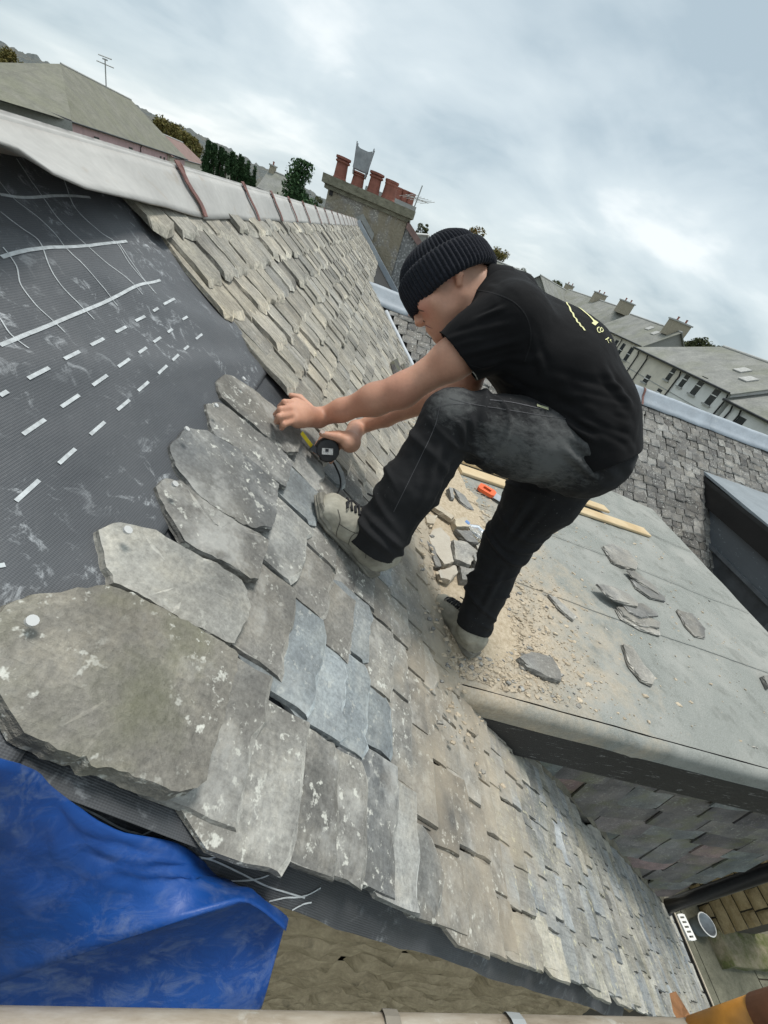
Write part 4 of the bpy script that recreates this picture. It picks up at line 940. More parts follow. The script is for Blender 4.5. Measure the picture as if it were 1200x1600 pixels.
def tree(name, base, h, w, kind, m, label, n=1400, seed=1, group=None, size=None):
    rng = np.random.default_rng(seed); base = np.asarray(base, float); root = empty(name, base, label, 'tree', group)
    mb = MB(); top = .93 if kind != 'round' else .7
    mb.tube([base, base+np.array([.02*w, 0, h*.35]), base+np.array([-.02*w, .02*w, h*top])], [max(.04*w, .02*h), .028*w+.008*h, .004*h], 8)
    if kind == 'round':
        for k in range(7):
            an_ = k*2.4; z0 = h*(.25+.06*k); mb.tube([base+np.array([0, 0, z0]), base+np.array([math.cos(an_)*w*.3, math.sin(an_)*w*.3, z0+h*.22])], [.02*w+.006*h, .004*h], 5)
    mb.build('trunk', M['bark'], root)
    if kind in ('cone', 'column'):     # columnar / pointed
        ncl = 46; P = []
        for k in range(ncl):
            z = rng.uniform(.02, 1)**.85; r = w/2*(1-z)**(.62 if kind == 'cone' else .33)*rng.uniform(.55, 1.08)+.02*w; th = rng.uniform(0, 2*math.pi)
            c = np.array([r*.62*math.cos(th), r*.62*math.sin(th), z*h]); q = rng.normal(size=(n//ncl, 3)); q /= np.linalg.norm(q, axis=1)[:, None]; q *= rng.uniform(.3, 1, (n//ncl, 1))
            P.append(c+q*np.array([.22*w*(1.15-z*.7), .22*w*(1.15-z*.7), .085*h]))
        P = np.concatenate(P); P[:, 2] = np.clip(P[:, 2], 0, h*1.03)
    else:
        ncl = 38; P = []
        for k in range(ncl):
            q = rng.normal(size=3); q /= np.linalg.norm(q); q *= rng.uniform(.35, 1)**.5; c = np.array([q[0]*w*.42, q[1]*w*.42, h*.62+q[2]*h*.3]); rr = rng.uniform(.10, .2)*w
            e = rng.normal(size=(n//ncl, 3)); e /= np.linalg.norm(e, axis=1)[:, None]; e *= rng.uniform(.5, 1, (n//ncl, 1)); P.append(c+e*np.array([rr, rr, rr*.75]))
        P = np.concatenate(P)
    V, Fc = leaves(rng, P+base, size or .05*w); put('crown', V, Fc, m, root); return root
CYP = [(326, 226), (336, 231), (346, 236), (355, 243), (364, 243), (373, 246), (381, 252), (389, 257), (396, 263)]
names = ['leftmost and tallest', 'second from left', 'third from left', 'fourth from left', 'middle', 'fourth from right', 'third from right', 'second from right', 'rightmost and shortest']
for i, (u, v) in enumerate(CYP):
    tp = at_d(u, v, 30+i*.25); tree('cypress_tree', (tp[0], tp[1], GZ), tp[2]-GZ, 1.5, 'column', M['cypress'], 'dark green columnar cypress, %s in the hedge row behind the ridge' % names[i], 9000, 50+i, 'cypress hedge row', .075)
tp = at_d(474, 262, 17); tree('conifer_tree', (tp[0], tp[1], GZ), tp[2]-GZ, 4.4, 'cone', M['conifer'], 'bushy green conifer standing left of the tall chimney', 26000, 9, None, .07)
def rtree(u, v, d, wpx, m, label, seed, nm='broadleaf_tree', n=6500, z0=GZ):
    tp = at_d(u, v, d); w = wpx*d/FPX; h = max(tp[2]-z0, w*.9); tree(nm, (tp[0], tp[1], tp[2]-h*1.0), h*1.02, w, 'round', m, label, n, seed, 'broadleaf trees in the background', .03*w)
rtree(268, 186, 150, 60, M['autumn'], 'yellow green autumn tree behind the pink roof, left of the pair', 61)
rtree(296, 205, 140, 45, M['autumn'], 'lower yellow autumn tree above the red tiled house', 62)
rtree(12, 76, 200, 60, M['autumn'], 'autumn tree on the slope at the top left corner', 63)
rtree(748, 350, 60, 60, M['orange'], 'orange and green autumn tree directly behind the beanie', 64)
rtree(786, 378, 64, 46, M['autumn'], 'yellowish tree right of the beanie', 65)
rtree(872, 437, 110, 44, M['green'], 'dark tree above the man\'s shoulder beside the dark roofed house', 66)
rtree(845, 433, 120, 44, M['autumn'], 'pale yellow tree behind the man\'s back', 67)
rtree(1115, 531, 75, 70, M['green'], 'olive green round tree between two slate roofs at right', 68)
rtree(1080, 531, 85, 40, M['green'], 'small dark tree left of the olive green round tree', 69)
rtree(818, 418, 150, 30, M['green'], 'faint far tree above the man\'s collar', 70)
rtree(665, 340, 120, 26, M['green'], 'small dark tree just left of the beanie', 71)
rtree(500, 295, 50, 22, M['green'], 'thin grey green tree between the conifer and the chimney', 72)
# far side of the courtyard: coursed stone wall with mossy plinth, bucket and slotted tray
cw = at_z(1126, 1462, GZ+.22); WXd, WYd = float(cw[0]), float(cw[1])
bw = empty('boundary_wall', (WXd+.3, WYd+2, GZ), 'yellow sandstone wall rising from a mossy step below at lower right', 'wall')
mb = MB(); mb.box((WXd+.36, WYd+2.6, GZ+1.5), (.3, 2.55, 1.5)); mb.build('wall_core', M['mortar'], bw)
t = NT('moss_stone', .95); p = t.pos(); t.color(t.mix(t.ramp(t.noise(p, 5, 5, .65), [(.36, 0.0), (.6, 1.0)]), (.24, .21, .14), (.095, .105, .035))); t.normal(t.bump(t.noise(p, 18, 5), .8, .03)); M['mossy'] = t.m
V, Fc = grid(lambda a, b_: (WXd-.02+4*max(0, a-.024), WYd+.06-.34*min(1, b_*1.5)+.02*fbm(a*20, b_*4, 1), GZ-.01 if a == 0 else GZ+.22*(1 if b_ < .66 else max(0, (1-b_)/.34))+.02*fbm(a*18, b_*6, 4)*(b_ < .9)), 40, 9); put('mossy_step', V, Fc, M['mossy'], bw, True)
M['ashlar'] = stone_mat('yellow_sandstone', (.28, .205, .10), (.47, .375, .22), st=.25)
z = GZ+.02
while z < GZ+2.9:
    hh = rs.uniform(.12, .24); y = WYd-rs.uniform(0, .2)
    while y < WYd+3.2:
        w = rs.uniform(.14, .5); V, Fc = rough_stone(max(y, WYd)+.008, y+w-.008, z+.007, z+hh-.007, 0, .035, rs, 5, 4, amp=.01)
        if y+w > WYd+.06: put('stone', [(WXd+.065+q[1], q[0], q[2]) for q in V], [f[::-1] for f in Fc], M['ashlar'], bw, True)
        y += w
    z += hh
bk = at_z(1088, 1449, GZ+.02); bkt = empty('bucket', (bk[0], bk[1], GZ+.01), 'open grey bucket with white rim on the courtyard flags', 'bucket')
V = []; Fc = []; n = 24; pr = [(.001, .09), (.20, .115), (.205, .12), (.215, .12), (.215, .11), (.03, .085), (.03, .0001)]; b0 = np.array([bk[0], bk[1], GZ+.01])
for z, r in pr:
    for j in range(n): w = 2*math.pi*j/n; V.append(b0+np.array([r*math.cos(w), r*math.sin(w), z]))
for i in range(len(pr)-1):
    for j in range(n): q = (j+1) % n; Fc.append((i*n+j, i*n+q, (i+1)*n+q, (i+1)*n+j))
put('pail', V, Fc, simple('bucket_grey', (.22, .25, .27), .5, var=.4, scale=6), bkt, True)
mb = MB(); mb.tube([b0+np.array([.121*math.cos(w), .121*math.sin(w), .211]) for w in np.linspace(0, 2*math.pi, 25)], .008, 6, False); mb.build('rim', M['white'], bkt, True)
tr = empty('slotted_tray', (0, 0, 0), 'narrow white plastic strip with square slots beside the bucket', 'tray')
ta = at_z(1062, 1429, GZ+.35); tb = at_z(1081, 1469, GZ+.35); dv = tb-ta; Lr = np.linalg.norm(dv); dv /= Lr; sv = np.array([-dv[1], dv[0], 0]); tr.location = Vector(ta)
mb = MB(); axs = np.array([dv, sv, (0, 0, 1.)])
for o_ in (-.05, .05): mb.box((ta+tb)/2+sv*o_, (Lr/2, .014, .02), axs)
for k in range(6): mb.box(ta+dv*(Lr*(.03+.94*k/5)), (.013, .04, .019), axs)
mb.build('slotted_frame', M['white'], tr)
# ------------------------------------------------------------------ organic bodies: blended round cones -> one continuous surface
def sdf_mesh(prims, vox, k=.02, mod=None, pad=.02, cuts=()):
    """prims: (a, b, ra, rb[, k]); smooth union on a grid, surface nets"""
    A_ = np.array([p[0] for p in prims], np.float32); B_ = np.array([p[1] for p in prims], np.float32); ra = np.array([p[2] for p in prims]); rb = np.array([p[3] for p in prims])
    mx = np.maximum(ra, rb)[:, None]; lo = np.minimum(A_-mx, B_-mx).min(0)-pad; hi = np.maximum(A_+mx, B_+mx).max(0)+pad
    n = np.ceil((hi-lo)/vox).astype(int)+1
    D = np.full(n, .5, np.float32)
    for i, p in enumerate(prims):
        kk = p[4] if len(p) > 4 else k; m = max(ra[i], rb[i])+kk+3*vox
        l = np.maximum(((np.minimum(A_[i], B_[i])-m-lo)/vox).astype(int), 0); h = np.minimum(((np.maximum(A_[i], B_[i])+m-lo)/vox).astype(int)+2, n)
        gx, gy, gz = (np.arange(l[q], h[q], dtype=np.float32)*vox+lo[q] for q in range(3))
        px, py, pz = gx[:, None, None]-A_[i][0], gy[None, :, None]-A_[i][1], gz[None, None, :]-A_[i][2]
        ba = B_[i]-A_[i]; q2 = float(ba @ ba)+1e-9; t = np.clip((px*ba[0]+py*ba[1]+pz*ba[2])/q2, 0, 1)
        d = np.sqrt((px-ba[0]*t)**2+(py-ba[1]*t)**2+(pz-ba[2]*t)**2)-(ra[i]+(rb[i]-ra[i])*t)
        S = D[l[0]:h[0], l[1]:h[1], l[2]:h[2]]
        hh = np.clip(.5+.5*(S-d)/kk, 0, 1); S[...] = S*(1-hh)+d*hh-kk*hh*(1-hh)
    if mod is not None or cuts:
        gx, gy, gz = (np.arange(n[q], dtype=np.float32)*vox+lo[q] for q in range(3))
        X, Y, Z = gx[:, None, None], gy[None, :, None], gz[None, None, :]
        for (o, nn) in cuts: D = np.maximum(D, (X-o[0])*nn[0]+(Y-o[1])*nn[1]+(Z-o[2])*nn[2])
    # naive surface nets
    ins = D < 0; c = ins[:-1, :-1, :-1].astype(np.int8)
    c = c+ins[1:, :-1, :-1]+ins[:-1, 1:, :-1]+ins[:-1, :-1, 1:]+ins[1:, 1:, :-1]+ins[1:, :-1, 1:]+ins[:-1, 1:, 1:]+ins[1:, 1:, 1:]
    cell = (c > 0) & (c < 8); idx = np.argwhere(cell); ids = np.full(cell.shape, -1, np.int64); ids[cell] = np.arange(len(idx))
    corners = np.array([[i, j, q] for i in (0, 1) for j in (0, 1) for q in (0, 1)]); vals = np.stack([D[tuple((idx+cr).T)] for cr in corners], 1)
    acc = np.zeros((len(idx), 3)); cnt = np.zeros(len(idx))
    for a in range(8):
        for b in range(a+1, 8):
            if np.abs(corners[a]-corners[b]).sum() != 1: continue
            va, vb = vals[:, a], vals[:, b]; mk = (va < 0) != (vb < 0); t = np.where(mk, va/(va-vb+1e-12), 0)
            acc += mk[:, None]*(corners[a]+(corners[b]-corners[a])*t[:, None]); cnt += mk
    V = lo+(idx+acc/cnt[:, None])*vox
    F_ = []
    for ax in range(3):
        s0 = [slice(None)]*3; s1 = [slice(None)]*3; s0[ax] = slice(0, -1); s1[ax] = slice(1, None)
        e = np.argwhere(ins[tuple(s0)] != ins[tuple(s1)]); b, c2 = [(1, 2), (2, 0), (0, 1)][ax]
        e = e[(e[:, b] > 0) & (e[:, c2] > 0) & (e[:, b] < n[b]-1) & (e[:, c2] < n[c2]-1)]
        fl = ins[tuple(e.T)]
        def g(db, dc): q = e.copy(); q[:, b] -= db; q[:, c2] -= dc; return ids[tuple(q.T)]
        Q = np.stack([g(1, 1), g(0, 1), g(0, 0), g(1, 0)], 1); Q[~fl] = Q[~fl][:, ::-1]; F_.append(Q)
    return V, np.concatenate(F_)
def smooth_v(V, Fq, it=2, lam=.5):
    n = len(V)
    for _ in range(it):
        acc = np.zeros_like(V); cnt = np.zeros(n)
        for a in range(4):
            for b in ((a+1) % 4, (a+3) % 4):
                np.add.at(acc, Fq[:, a], V[Fq[:, b]]); np.add.at(cnt, Fq[:, a], 1)
        V = V+lam*(acc/np.maximum(cnt, 1)[:, None]-V)
    return V
def vnormals(V, Fq):
    nf = np.cross(V[Fq[:, 2]]-V[Fq[:, 0]], V[Fq[:, 3]]-V[Fq[:, 1]]); N = np.zeros_like(V)
    for a in range(4): np.add.at(N, Fq[:, a], nf)
    return N/(np.linalg.norm(N, axis=1)[:, None]+1e-12)
def put_np(name, V, Fq, m, parent, smooth=True):
    me = bpy.data.meshes.new(name); me.from_pydata(V.tolist(), [], Fq.tolist()); me.polygons.foreach_set('use_smooth', [smooth]*len(me.polygons)); me.update(); me.materials.append(m)
    o = bpy.data.objects.new(name, me); COL.objects.link(o); o.parent = parent; o.matrix_parent_inverse = world_of(parent).inverted(); return o
def P3(u, v, d): return np.array(at_d(u, v, d))
IR, ID, IFW = AX[:, 0], AX[:, 1], AX[:, 2]
# fabrics and skin
def cloth(name, c, dusty=None, dcol=(.28, .28, .27), fine=900, ds=.6):
    t = NT(name, .9, spec=.15); p = t.pos(); cc = t.ramp(t.noise(p, 9, 4, .6), [(.3, tuple(q*.8 for q in c)), (.7, tuple(q*1.25 for q in c))])
    if dusty:
        fac = None
        for (ctr, rad) in dusty:
            dd = t.math('ADD', t.length(t.sub(p, tuple(ctr))), t.math('MULTIPLY', t.math('SUBTRACT', t.noise(t.map(p, (1, 1, 2.2)), 40, 6, .75, .3), .5), rad*2.0))
            g = t.ramp(t.math('DIVIDE', dd, rad), [(.25, 1.0), (1.0, 0.0)]); fac = g if fac is None else t.math('MAXIMUM', fac, g)
        cc = t.mix(t.math('MULTIPLY', fac, ds), cc, dcol)
        sp = t.ramp(t.noise(p, 120, 3, .7), [(.66, 0.0), (.72, .5)]); cc = t.mix(t.math('MULTIPLY', sp, t.ramp(t.noise(p, 8, 2), [(.5, 0.0), (.65, 1.0)])), cc, dcol)
    t.color(cc); t.b.inputs['Sheen Weight'].default_value = .02
    t.normal(t.bump(t.noise(p, fine, 2, .5), .12, .001, t.bump(t.noise(t.map(p, (1, 1.6, 1)), 22, 3, .5, .3), .18, .010))); return t.m
def skin_mat():
    t = NT('skin', .52, spec=.4); p = t.pos(); c = t.ramp(t.noise(p, 11, 4, .55), [(.3, (.47, .235, .155)), (.7, (.60, .33, .225))])
    for ctr, rad, cl, st in SKIN_SPOTS:
        c = t.mix(t.math('MULTIPLY', t.ramp(t.math('DIVIDE', t.length(t.sub(p, tuple(ctr))), rad), [(.2, 1.0), (1.0, 0.0)]), st), c, cl)
    c = t.mix(.3, c, t.mix(1.0, c, t.ramp(t.noise(p, 140, 3, .7), [(.3, .85), (.7, 1.15)]), 'MULTIPLY'))
    t.color(c); t.b.inputs['Subsurface Weight'].default_value = .06; t.b.inputs['Subsurface Radius'].default_value = (.01, .004, .002); t.b.inputs['Subsurface Scale'].default_value = .5
    t.normal(t.bump(t.noise(p, 260, 2), .1, .0015, t.bump(t.noise(p, 45, 3), .15, .004))); return t.m

# ---- skeleton
HC = P3(700, 450, 1.05)
HF = nrm(IR*-.86+ID*.5+IFW*.16); HL = nrm(np.cross(nrm(IR*-.5+ID*-.86), HF)); HU = nrm(np.cross(HF, HL))
if HU @ (IR*-.5+ID*-.86) < 0: HU = -HU
if HL @ IFW > 0: HL = -HL          # HL points to the camera side (his left)
def H(f, u, l=0.0): return HC+HF*f+HU*u+HL*l
NB = P3(782, 486, 1.06)
Lsh, Rsh = P3(800, 503, .945), P3(800, 470, 1.25)
Lel, Lwr = P3(628, 611, 1.06), at_roof(497, 653, .075)
Rel, Rwr = P3(728, 604, 1.24), at_roof(556, 670, .085)
Lhip, Lkn, Lan = P3(912, 706, 1.05), P3(706, 657, .965), P3(582, 853, 1.045)
Rhip, Rkn = P3(905, 700, 1.21), P3(792, 848, 1.36)
Ran = at_flat(737, 985, .10)
def midp(a, b, f): return a+(b-a)*f
SKIN_SPOTS = [(midp(Lel, Lwr, .45), .06, (.40, .18, .115), .45), (midp(Lsh, Lel, .75), .05, (.56, .31, .22), .5), (Lwr, .03, (.58, .33, .25), .5), (H(-.055, -.03, .06), .05, (.24, .15, .10), .6), (H(.02, -.015, .075), .03, (.28, .17, .12), .5), (H(.06, -.085, .035), .05, (.40, .21, .14), .4), (Lel, .07, (.50, .20, .14), .5), (H(.09, -.03, .05), .04, (.55, .24, .19), .6), (at_roof(440, 650, .05), .045, (.50, .23, .18), .5), (H(.07, -.09, .02), .035, (.30, .17, .12), .35), (H(.0, -.01, .08), .02, (.55, .22, .18), .5)]
man = empty('person', at_flat(735, 985), 'person in black polo shirt, work trousers and beanie bending over to measure a slate', 'person')
# ---- skin: head, neck, trunk, arms, hands, legs as one surface
pr = [(H(-.014, .03), H(.004, .03), .088, .086, .02), (H(.03, .0), H(.055, -.072), .072, .040, .025), (H(.045, -.05, .03), H(.05, -.05, -.03), .038, .038, .02), (H(.0, -.045, .045), H(.058, -.088, .02), .026, .02, .02), (H(.0, -.045, -.045), H(.058, -.088, -.02), .026, .02, .02),
      (H(.075, -.098), H(.072, -.098), .021, .021, .02), (H(.093, .008), H(.109, -.032), .008, .009, .014), (H(.103, -.036, .010), H(.103, -.036, -.010), .007, .007, .012),
      (H(.0945, -.060, .013), H(.0945, -.060, -.013), .0065, .0065, .007), (H(.0915, -.071, .011), H(.0915, -.071, -.011), .007, .007, .007), (H(.083, .014, .038), H(.09, .016, -.01), .014, .014, .012), (H(.075, -.02, .046), H(.06, -.03, .058), .022, .02, .02),
      (H(-.012, .0, .078), H(-.018, -.018, .084), .012, .011, .008), (H(-.016, -.018, .083), H(-.008, -.036, .077), .010, .007, .006),
      (H(-.035, -.035), midp(H(-.04, -.04), NB, .55), .058, .058, .03), (midp(H(-.04, -.04), NB, .5), NB, .058, .07, .03), (H(.0, -.06), midp(H(-.02, -.07), NB, .6), .045, .05, .03)]
pr += [(NB, P3(880, 585, 1.1), .09, .11, .05), (P3(880, 585, 1.1), P3(925, 680, 1.12), .11, .11, .05), (NB, Lsh, .06, .055, .04), (NB, Rsh, .06, .055, .04)]
def arm(sh, el, wr, s=1.0):
    mid = midp(sh, el, .5); fm = midp(el, wr, .3)
    return [(sh, mid, .052*s, .050*s, .03), (mid, el, .049*s, .040*s, .035), (el, fm, .040*s, .0405*s, .04), (fm, midp(el, wr, .7), .0405*s, .031*s, .035), (midp(el, wr, .7), wr, .033*s, .0265*s, .02)]
pr += arm(Lsh, Lel, Lwr, .93)+arm(Rsh, Rel, Rwr, .9)
# left hand flat on the slate, fingers curled over its edge
def RH(u, v, h): return at_roof(u, v, h)
pr += [(Lwr, RH(470, 646, .082), .025, .026, .015), (Lwr, RH(466, 655, .078), .024, .021, .015), (RH(478, 648, .08), RH(462, 632, .082), .024, .018, .014), (RH(470, 644, .08), RH(458, 643, .082), .024, .018, .014), (RH(472, 652, .078), RH(460, 656, .078), .022, .017, .014)]
for (k0, k1, tip, r) in [((463, 629, .083), (445, 629, .081), (437, 636, .056), .0098), ((457, 638, .084), (439, 640, .081), (431, 648, .054), .0102), ((455, 648, .081), (437, 651, .078), (432, 659, .053), .0098), ((458, 658, .076), (443, 663, .072), (440, 669, .052), .0088)]:
    a, b, c = RH(*k0), RH(*k1), RH(*tip); pr += [(a, b, r*.98, r*.88, .004), (b, c, r*.88, r*.78, .003)]
pr += [(RH(482, 636, .075), RH(468, 622, .062), .013, .011, .01), (RH(468, 622, .062), RH(455, 618, .052), .011, .0085, .005)]
# right hand round the tape: thumb along the blade, fingers closed on the case
TC = at_roof(511, 703, .075); TA = nrm(np.cross(NRM, nrm(at_roof(490, 690)-at_roof(545, 676)))); 
TD = nrm(at_roof(474, 678, .05)-at_roof(511, 703, .075))           # direction the blade leaves
TN = nrm(ray(511, 703)*-1+np.array([0, -.2, .2]))                     # the case shows us its broad side
TN = nrm(TN-TD*(TN @ TD)); TU = np.cross(TN, TD)
if TU @ ID > 0: TU = -TU
def TH(x, y, z): return TC+TD*x+TU*y+TN*z
pr += [(Rwr, TH(-.045, .055, -.01), .026, .026, .018), (Rwr, TH(-.035, .048, .012), .024, .020, .015), (TH(-.045, .055, -.01), TH(-.012, .048, -.02), .025, .020, .015)]
pr += [(TH(-.04, .055, .01), TH(-.005, .046, .018), .0145, .0125, .008), (TH(-.005, .046, .018), TH(.038, .028, .014), .0125, .0085, .005)]
for i, (x, r) in enumerate([(.018, .0095), (.0, .0098), (-.018, .0095), (-.034, .0085)]):
    pr += [(TH(x-.012, .046, -.022), TH(x+.004, .030, -.040), r*1.1, r, .006), (TH(x+.004, .030, -.040), TH(x+.004, -.004, -.038), r, r*.95, .004), (TH(x+.004, -.004, -.038), TH(x+.002, -.022, -.026), r*.95, r*.85, .004)]
pr += [(Lhip, Lkn, .08, .05, .03), (Lkn, midp(Lkn, Lan, .8), .05, .035, .03), (Rhip, Rkn, .08, .05, .03), (Rkn, midp(Rkn, Ran, .8), .05, .035, .03), (P3(925, 680, 1.12), Lhip, .1, .08, .03), (P3(925, 680, 1.12), Rhip, .1, .08, .03)]
V, Fq = sdf_mesh(pr, .0036, .02); V = smooth_v(V, Fq, 2, .4)
body = put_np('body', V, Fq, skin_mat(), man)
# fingernails, eye and brow
M['dark_hair'] = simple('dark_hair', (.02, .015, .012), .6, bump=0)
M['nailp'] = simple('finger_nail', (.62, .38, .30), .35, bump=0)
for (q, n0) in [((437, 636, .058), 1), ((431, 648, .056), 1), ((432, 659, .055), 1), ((440, 669, .054), 1)]:
    c = RH(*q)+NRM*.003+nrm(RH(q[0], q[1], q[2])-RH(q[0]+9, q[1]-5, q[2]))*.0062; mb = MB(); a = nrm(np.cross(NRM, DWN)); mb.box(c, (.0045, .0012, .005), np.array([a, -DWN*.8+NRM*.2, NRM])); mb.build('fingernail', M['nailp'], body)
mb = MB(); c = TH(.040, .033, .021); mb.box(c, (.006, .0045, .0012), np.array([TD, TU, TN])); mb.build('fingernail', simple('thumb_nail', (.75, .6, .52), .35, bump=0), body)
FACE_AT = True
# ---- beanie: deep turned-up cuff, ribbed knit, gathered crown
def rib(th, n=66): return abs(math.sin(th*n/2))
NTH = 396; V = []; rows = []
def ring(u, fa, la, amp, foff=0.0):
    rows.append(len(V))
    for j in range(NTH):
        th = 2*math.pi*j/NTH; s = 1+amp*(rib(th)-.5); z = u+(.004 if u < 0 else .010)*math.cos(th)*(1 if u < .1 else .3)
        V.append(H(-.008+foff+math.cos(th)*fa*s, z, math.sin(th)*la*s))
prof = [(-.010, .098, .083, .01), (-.018, .106, .092, .03), (-.021, .113, .099, .045), (-.014, .124, .106, .045), (-.005, .1265, .109, .045), (.020, .127, .110, .045), (.045, .1255, .109, .045), (.062, .122, .106, .045), (.0675, .116, .101, .05), (.066, .110, .096, .05), (.074, .109, .0955, .07), (.088, .105, .092, .075), (.102, .097, .086, .08), (.114, .085, .076, .09), (.124, .068, .062, .11), (.131, .050, .046, .16), (.135, .032, .030, .22), (.136, .015, .014, .3), (.134, .003, .003, .1)]
prof = [(u if u < 0 else u*.86, fa*.975, la*.97, am) for u, fa, la, am in prof]
for i, (u, fa, la, am) in enumerate(prof): ring(u, fa, la, am, -.012*max(0, (u-.07)/.07))
Fc = [(rows[i]+j, rows[i]+(j+1) % NTH, rows[i+1]+(j+1) % NTH, rows[i+1]+j) for i in range(len(rows)-1) for j in range(NTH)]
t = NT('knit_wool', .95, spec=.1); p = t.pos(); t.color(t.ramp(t.noise(p, 220, 3, .7), [(.3, (.008, .009, .012)), (.7, (.024, .026, .034))])); t.b.inputs['Sheen Weight'].default_value = .08
wv = t.noise(p, 420, 2, .6); t.normal(t.bump(wv, .6, .003)); M['knit'] = t.m
put('beanie', V, Fc, M['knit'], man, True)

# ---- polo shirt
TS = [P3(795, 518, 1.06), P3(862, 574, 1.07), P3(902, 642, 1.09), P3(914, 690, 1.10)]
LAT = nrm(Rsh-Lsh); LAT = nrm(LAT*.7+np.array([0, 1., 0])*.5)
sp = []
for sg, o in ((-1, .085), (1, .10)):
    c = [p+LAT*sg*o for p in TS]
    sp += [(c[0], c[1], .09, .108, .06), (c[1], c[2], .108, .106, .06), (c[2], c[3], .106, .106, .06)]
sp += [(TS[0], TS[1], .102, .126, .06), (TS[1], TS[2], .126, .114, .06), (TS[2], TS[3], .113, .11, .06)]
sp += [(P3(775, 478, 1.06), TS[0], .080, .105, .05), (P3(778, 480, 1.03), Lsh, .07, .07, .05), (P3(778, 480, 1.1), Rsh, .07, .07, .05)]
SE = midp(Lsh, Lel, .46); RE = midp(Rsh, Rel, .45)
sp += [(Lsh, midp(Lsh, SE, .6), .074, .073, .035), (midp(Lsh, SE, .6), SE+nrm(SE-Lsh)*.03, .073, .069, .03), (Rsh, RE, .072, .068, .04)]
V, Fq = sdf_mesh(sp, .0042, .03); V = smooth_v(V, Fq, 3, .5)
# open the sleeve ends and the hem, fold the cloth
def cut(V, Fq, o, nn, rad):
    d = (V-o) @ nn; s = (d > 0) & (np.linalg.norm(V-o, axis=1) < rad); keep = ~s[Fq].all(1); Fq = Fq[keep]
    u = np.zeros(len(V), bool); u[np.unique(Fq)] = True; u &= s; V[u] -= d[u][:, None]*nn; return Fq
sd_ = nrm(Lel-Lsh); sdr = nrm(Rel-Rsh)
hem_n = nrm(sd_+ID*.30-IR*.1)
Fq = cut(V, Fq, SE, hem_n, .14); Fq = cut(V, Fq, RE, sdr, .12)
N = vnormals(V, Fq)
def folds(V, N, lines):
    """each line: (p, q, width, height): a ridge of cloth from p to q"""
    out = np.zeros(len(V))
    for p, q, w, h in lines:
        p = np.asarray(p); q = np.asarray(q); ba = q-p; t = np.clip(((V-p) @ ba)/(ba @ ba), 0, 1); d = np.linalg.norm(V-(p+t[:, None]*ba), axis=1)
        out += h*np.exp(-(d/w)**2)*np.sin(np.pi*np.clip(t*.9+.05, 0, 1))-h*.45*np.exp(-(np.maximum(d-w*1.9, 0)/w)**2-((d-w*1.9)/w)**2)*np.sin(np.pi*np.clip(t*.9+.05, 0, 1))
    return V+N*out[:, None]
def SP(u, v):  # nearest shirt point seen at pixel
    h = bv.ray_cast(Vector((0, 0, 0)), Vector(nrm(ray(u, v)))); return np.array(h[0]) if h[0] is not None else P3(u, v, 1.0)
bv = BVHTree.FromPolygons([Vector(q) for q in V], [tuple(q) for q in Fq])
lines = [(SP(770, 620), SP(985, 665), .010, .011), (SP(820, 640), SP(990, 700), .008, .010), (SP(860, 590), SP(975, 610), .009, .008), (SP(780, 590), SP(900, 625), .008, .008), (SP(700, 530), SP(800, 505), .007, .006), (SP(720, 555), SP(815, 530), .007, .006), (SP(745, 575), SP(840, 560), .008, .008), (SP(760, 445), SP(800, 475), .008, .004), (SP(900, 655), SP(985, 690), .007, .009), (SP(870, 650), SP(930, 690), .007, .009), (SP(940, 570), SP(990, 640), .010, .006), (SP(800, 600), SP(930, 640), .007, .007), (SP(690, 545), SP(770, 520), .006, .005), (SP(850, 620), SP(985, 650), .007, .008), (SP(900, 600), SP(985, 625), .007, .006), (SP(740, 500), SP(790, 480), .006, .005), (SP(830, 520), SP(850, 590), .008, .004)]
V = folds(V, N, lines)
nz = np.array([fbm(q[0]*9, q[1]*9, q[2]*9, 3) for q in V]); V = V+N*(nz*.004)[:, None]
hemc = P3(945, 712, 1.08); hemn = nrm(TS[3]-TS[1]+ID*.05); Fq = cut(V, Fq, hemc, hemn, .5)
M['shirt'] = cloth('black_cotton', (.0075, .0075, .0082)); M['trouser'] = cloth('black_work_trouser', (.018, .0183, .0195), [(P3(860, 715, .94), .13), (P3(705, 625, .9), .06), (P3(800, 700, .9), .09)], (.19, .195, .19), ds=.45)
shirt = put_np('polo_shirt', V, Fq, M['shirt'], man)
md = shirt.modifiers.new('t', 'SOLIDIFY'); md.thickness = .003; md.offset = -1
bv = BVHTree.FromPolygons([Vector(q) for q in V], [tuple(q) for q in Fq])
# collar
mb = MB(); CV = []; ncol = 36
up = nrm(H(-.04, -.04)-NB)
c1 = midp(NB, H(-.045, -.045), .38); a1 = nrm(HF-up*(HF @ up)); b1 = np.cross(up, a1)
V2 = []; F2 = []
for i in range(ncol):
    th = 2*math.pi*i/ncol; dr = a1*math.cos(th)+b1*math.sin(th)
    for (r, z) in ((.064, .036), (.069, .042), (.075, .038), (.086, .008), (.094, -.016), (.088, -.022)): V2.append(c1+dr*r*(1+.02*math.sin(3*th))+up*(z-.016*math.cos(th)))
for i in range(ncol):
    for j in range(5): k = (i+1) % ncol; F2.append((i*6+j, k*6+j, k*6+j+1, i*6+j+1))
put('collar', V2, F2, M['shirt'], shirt, True)
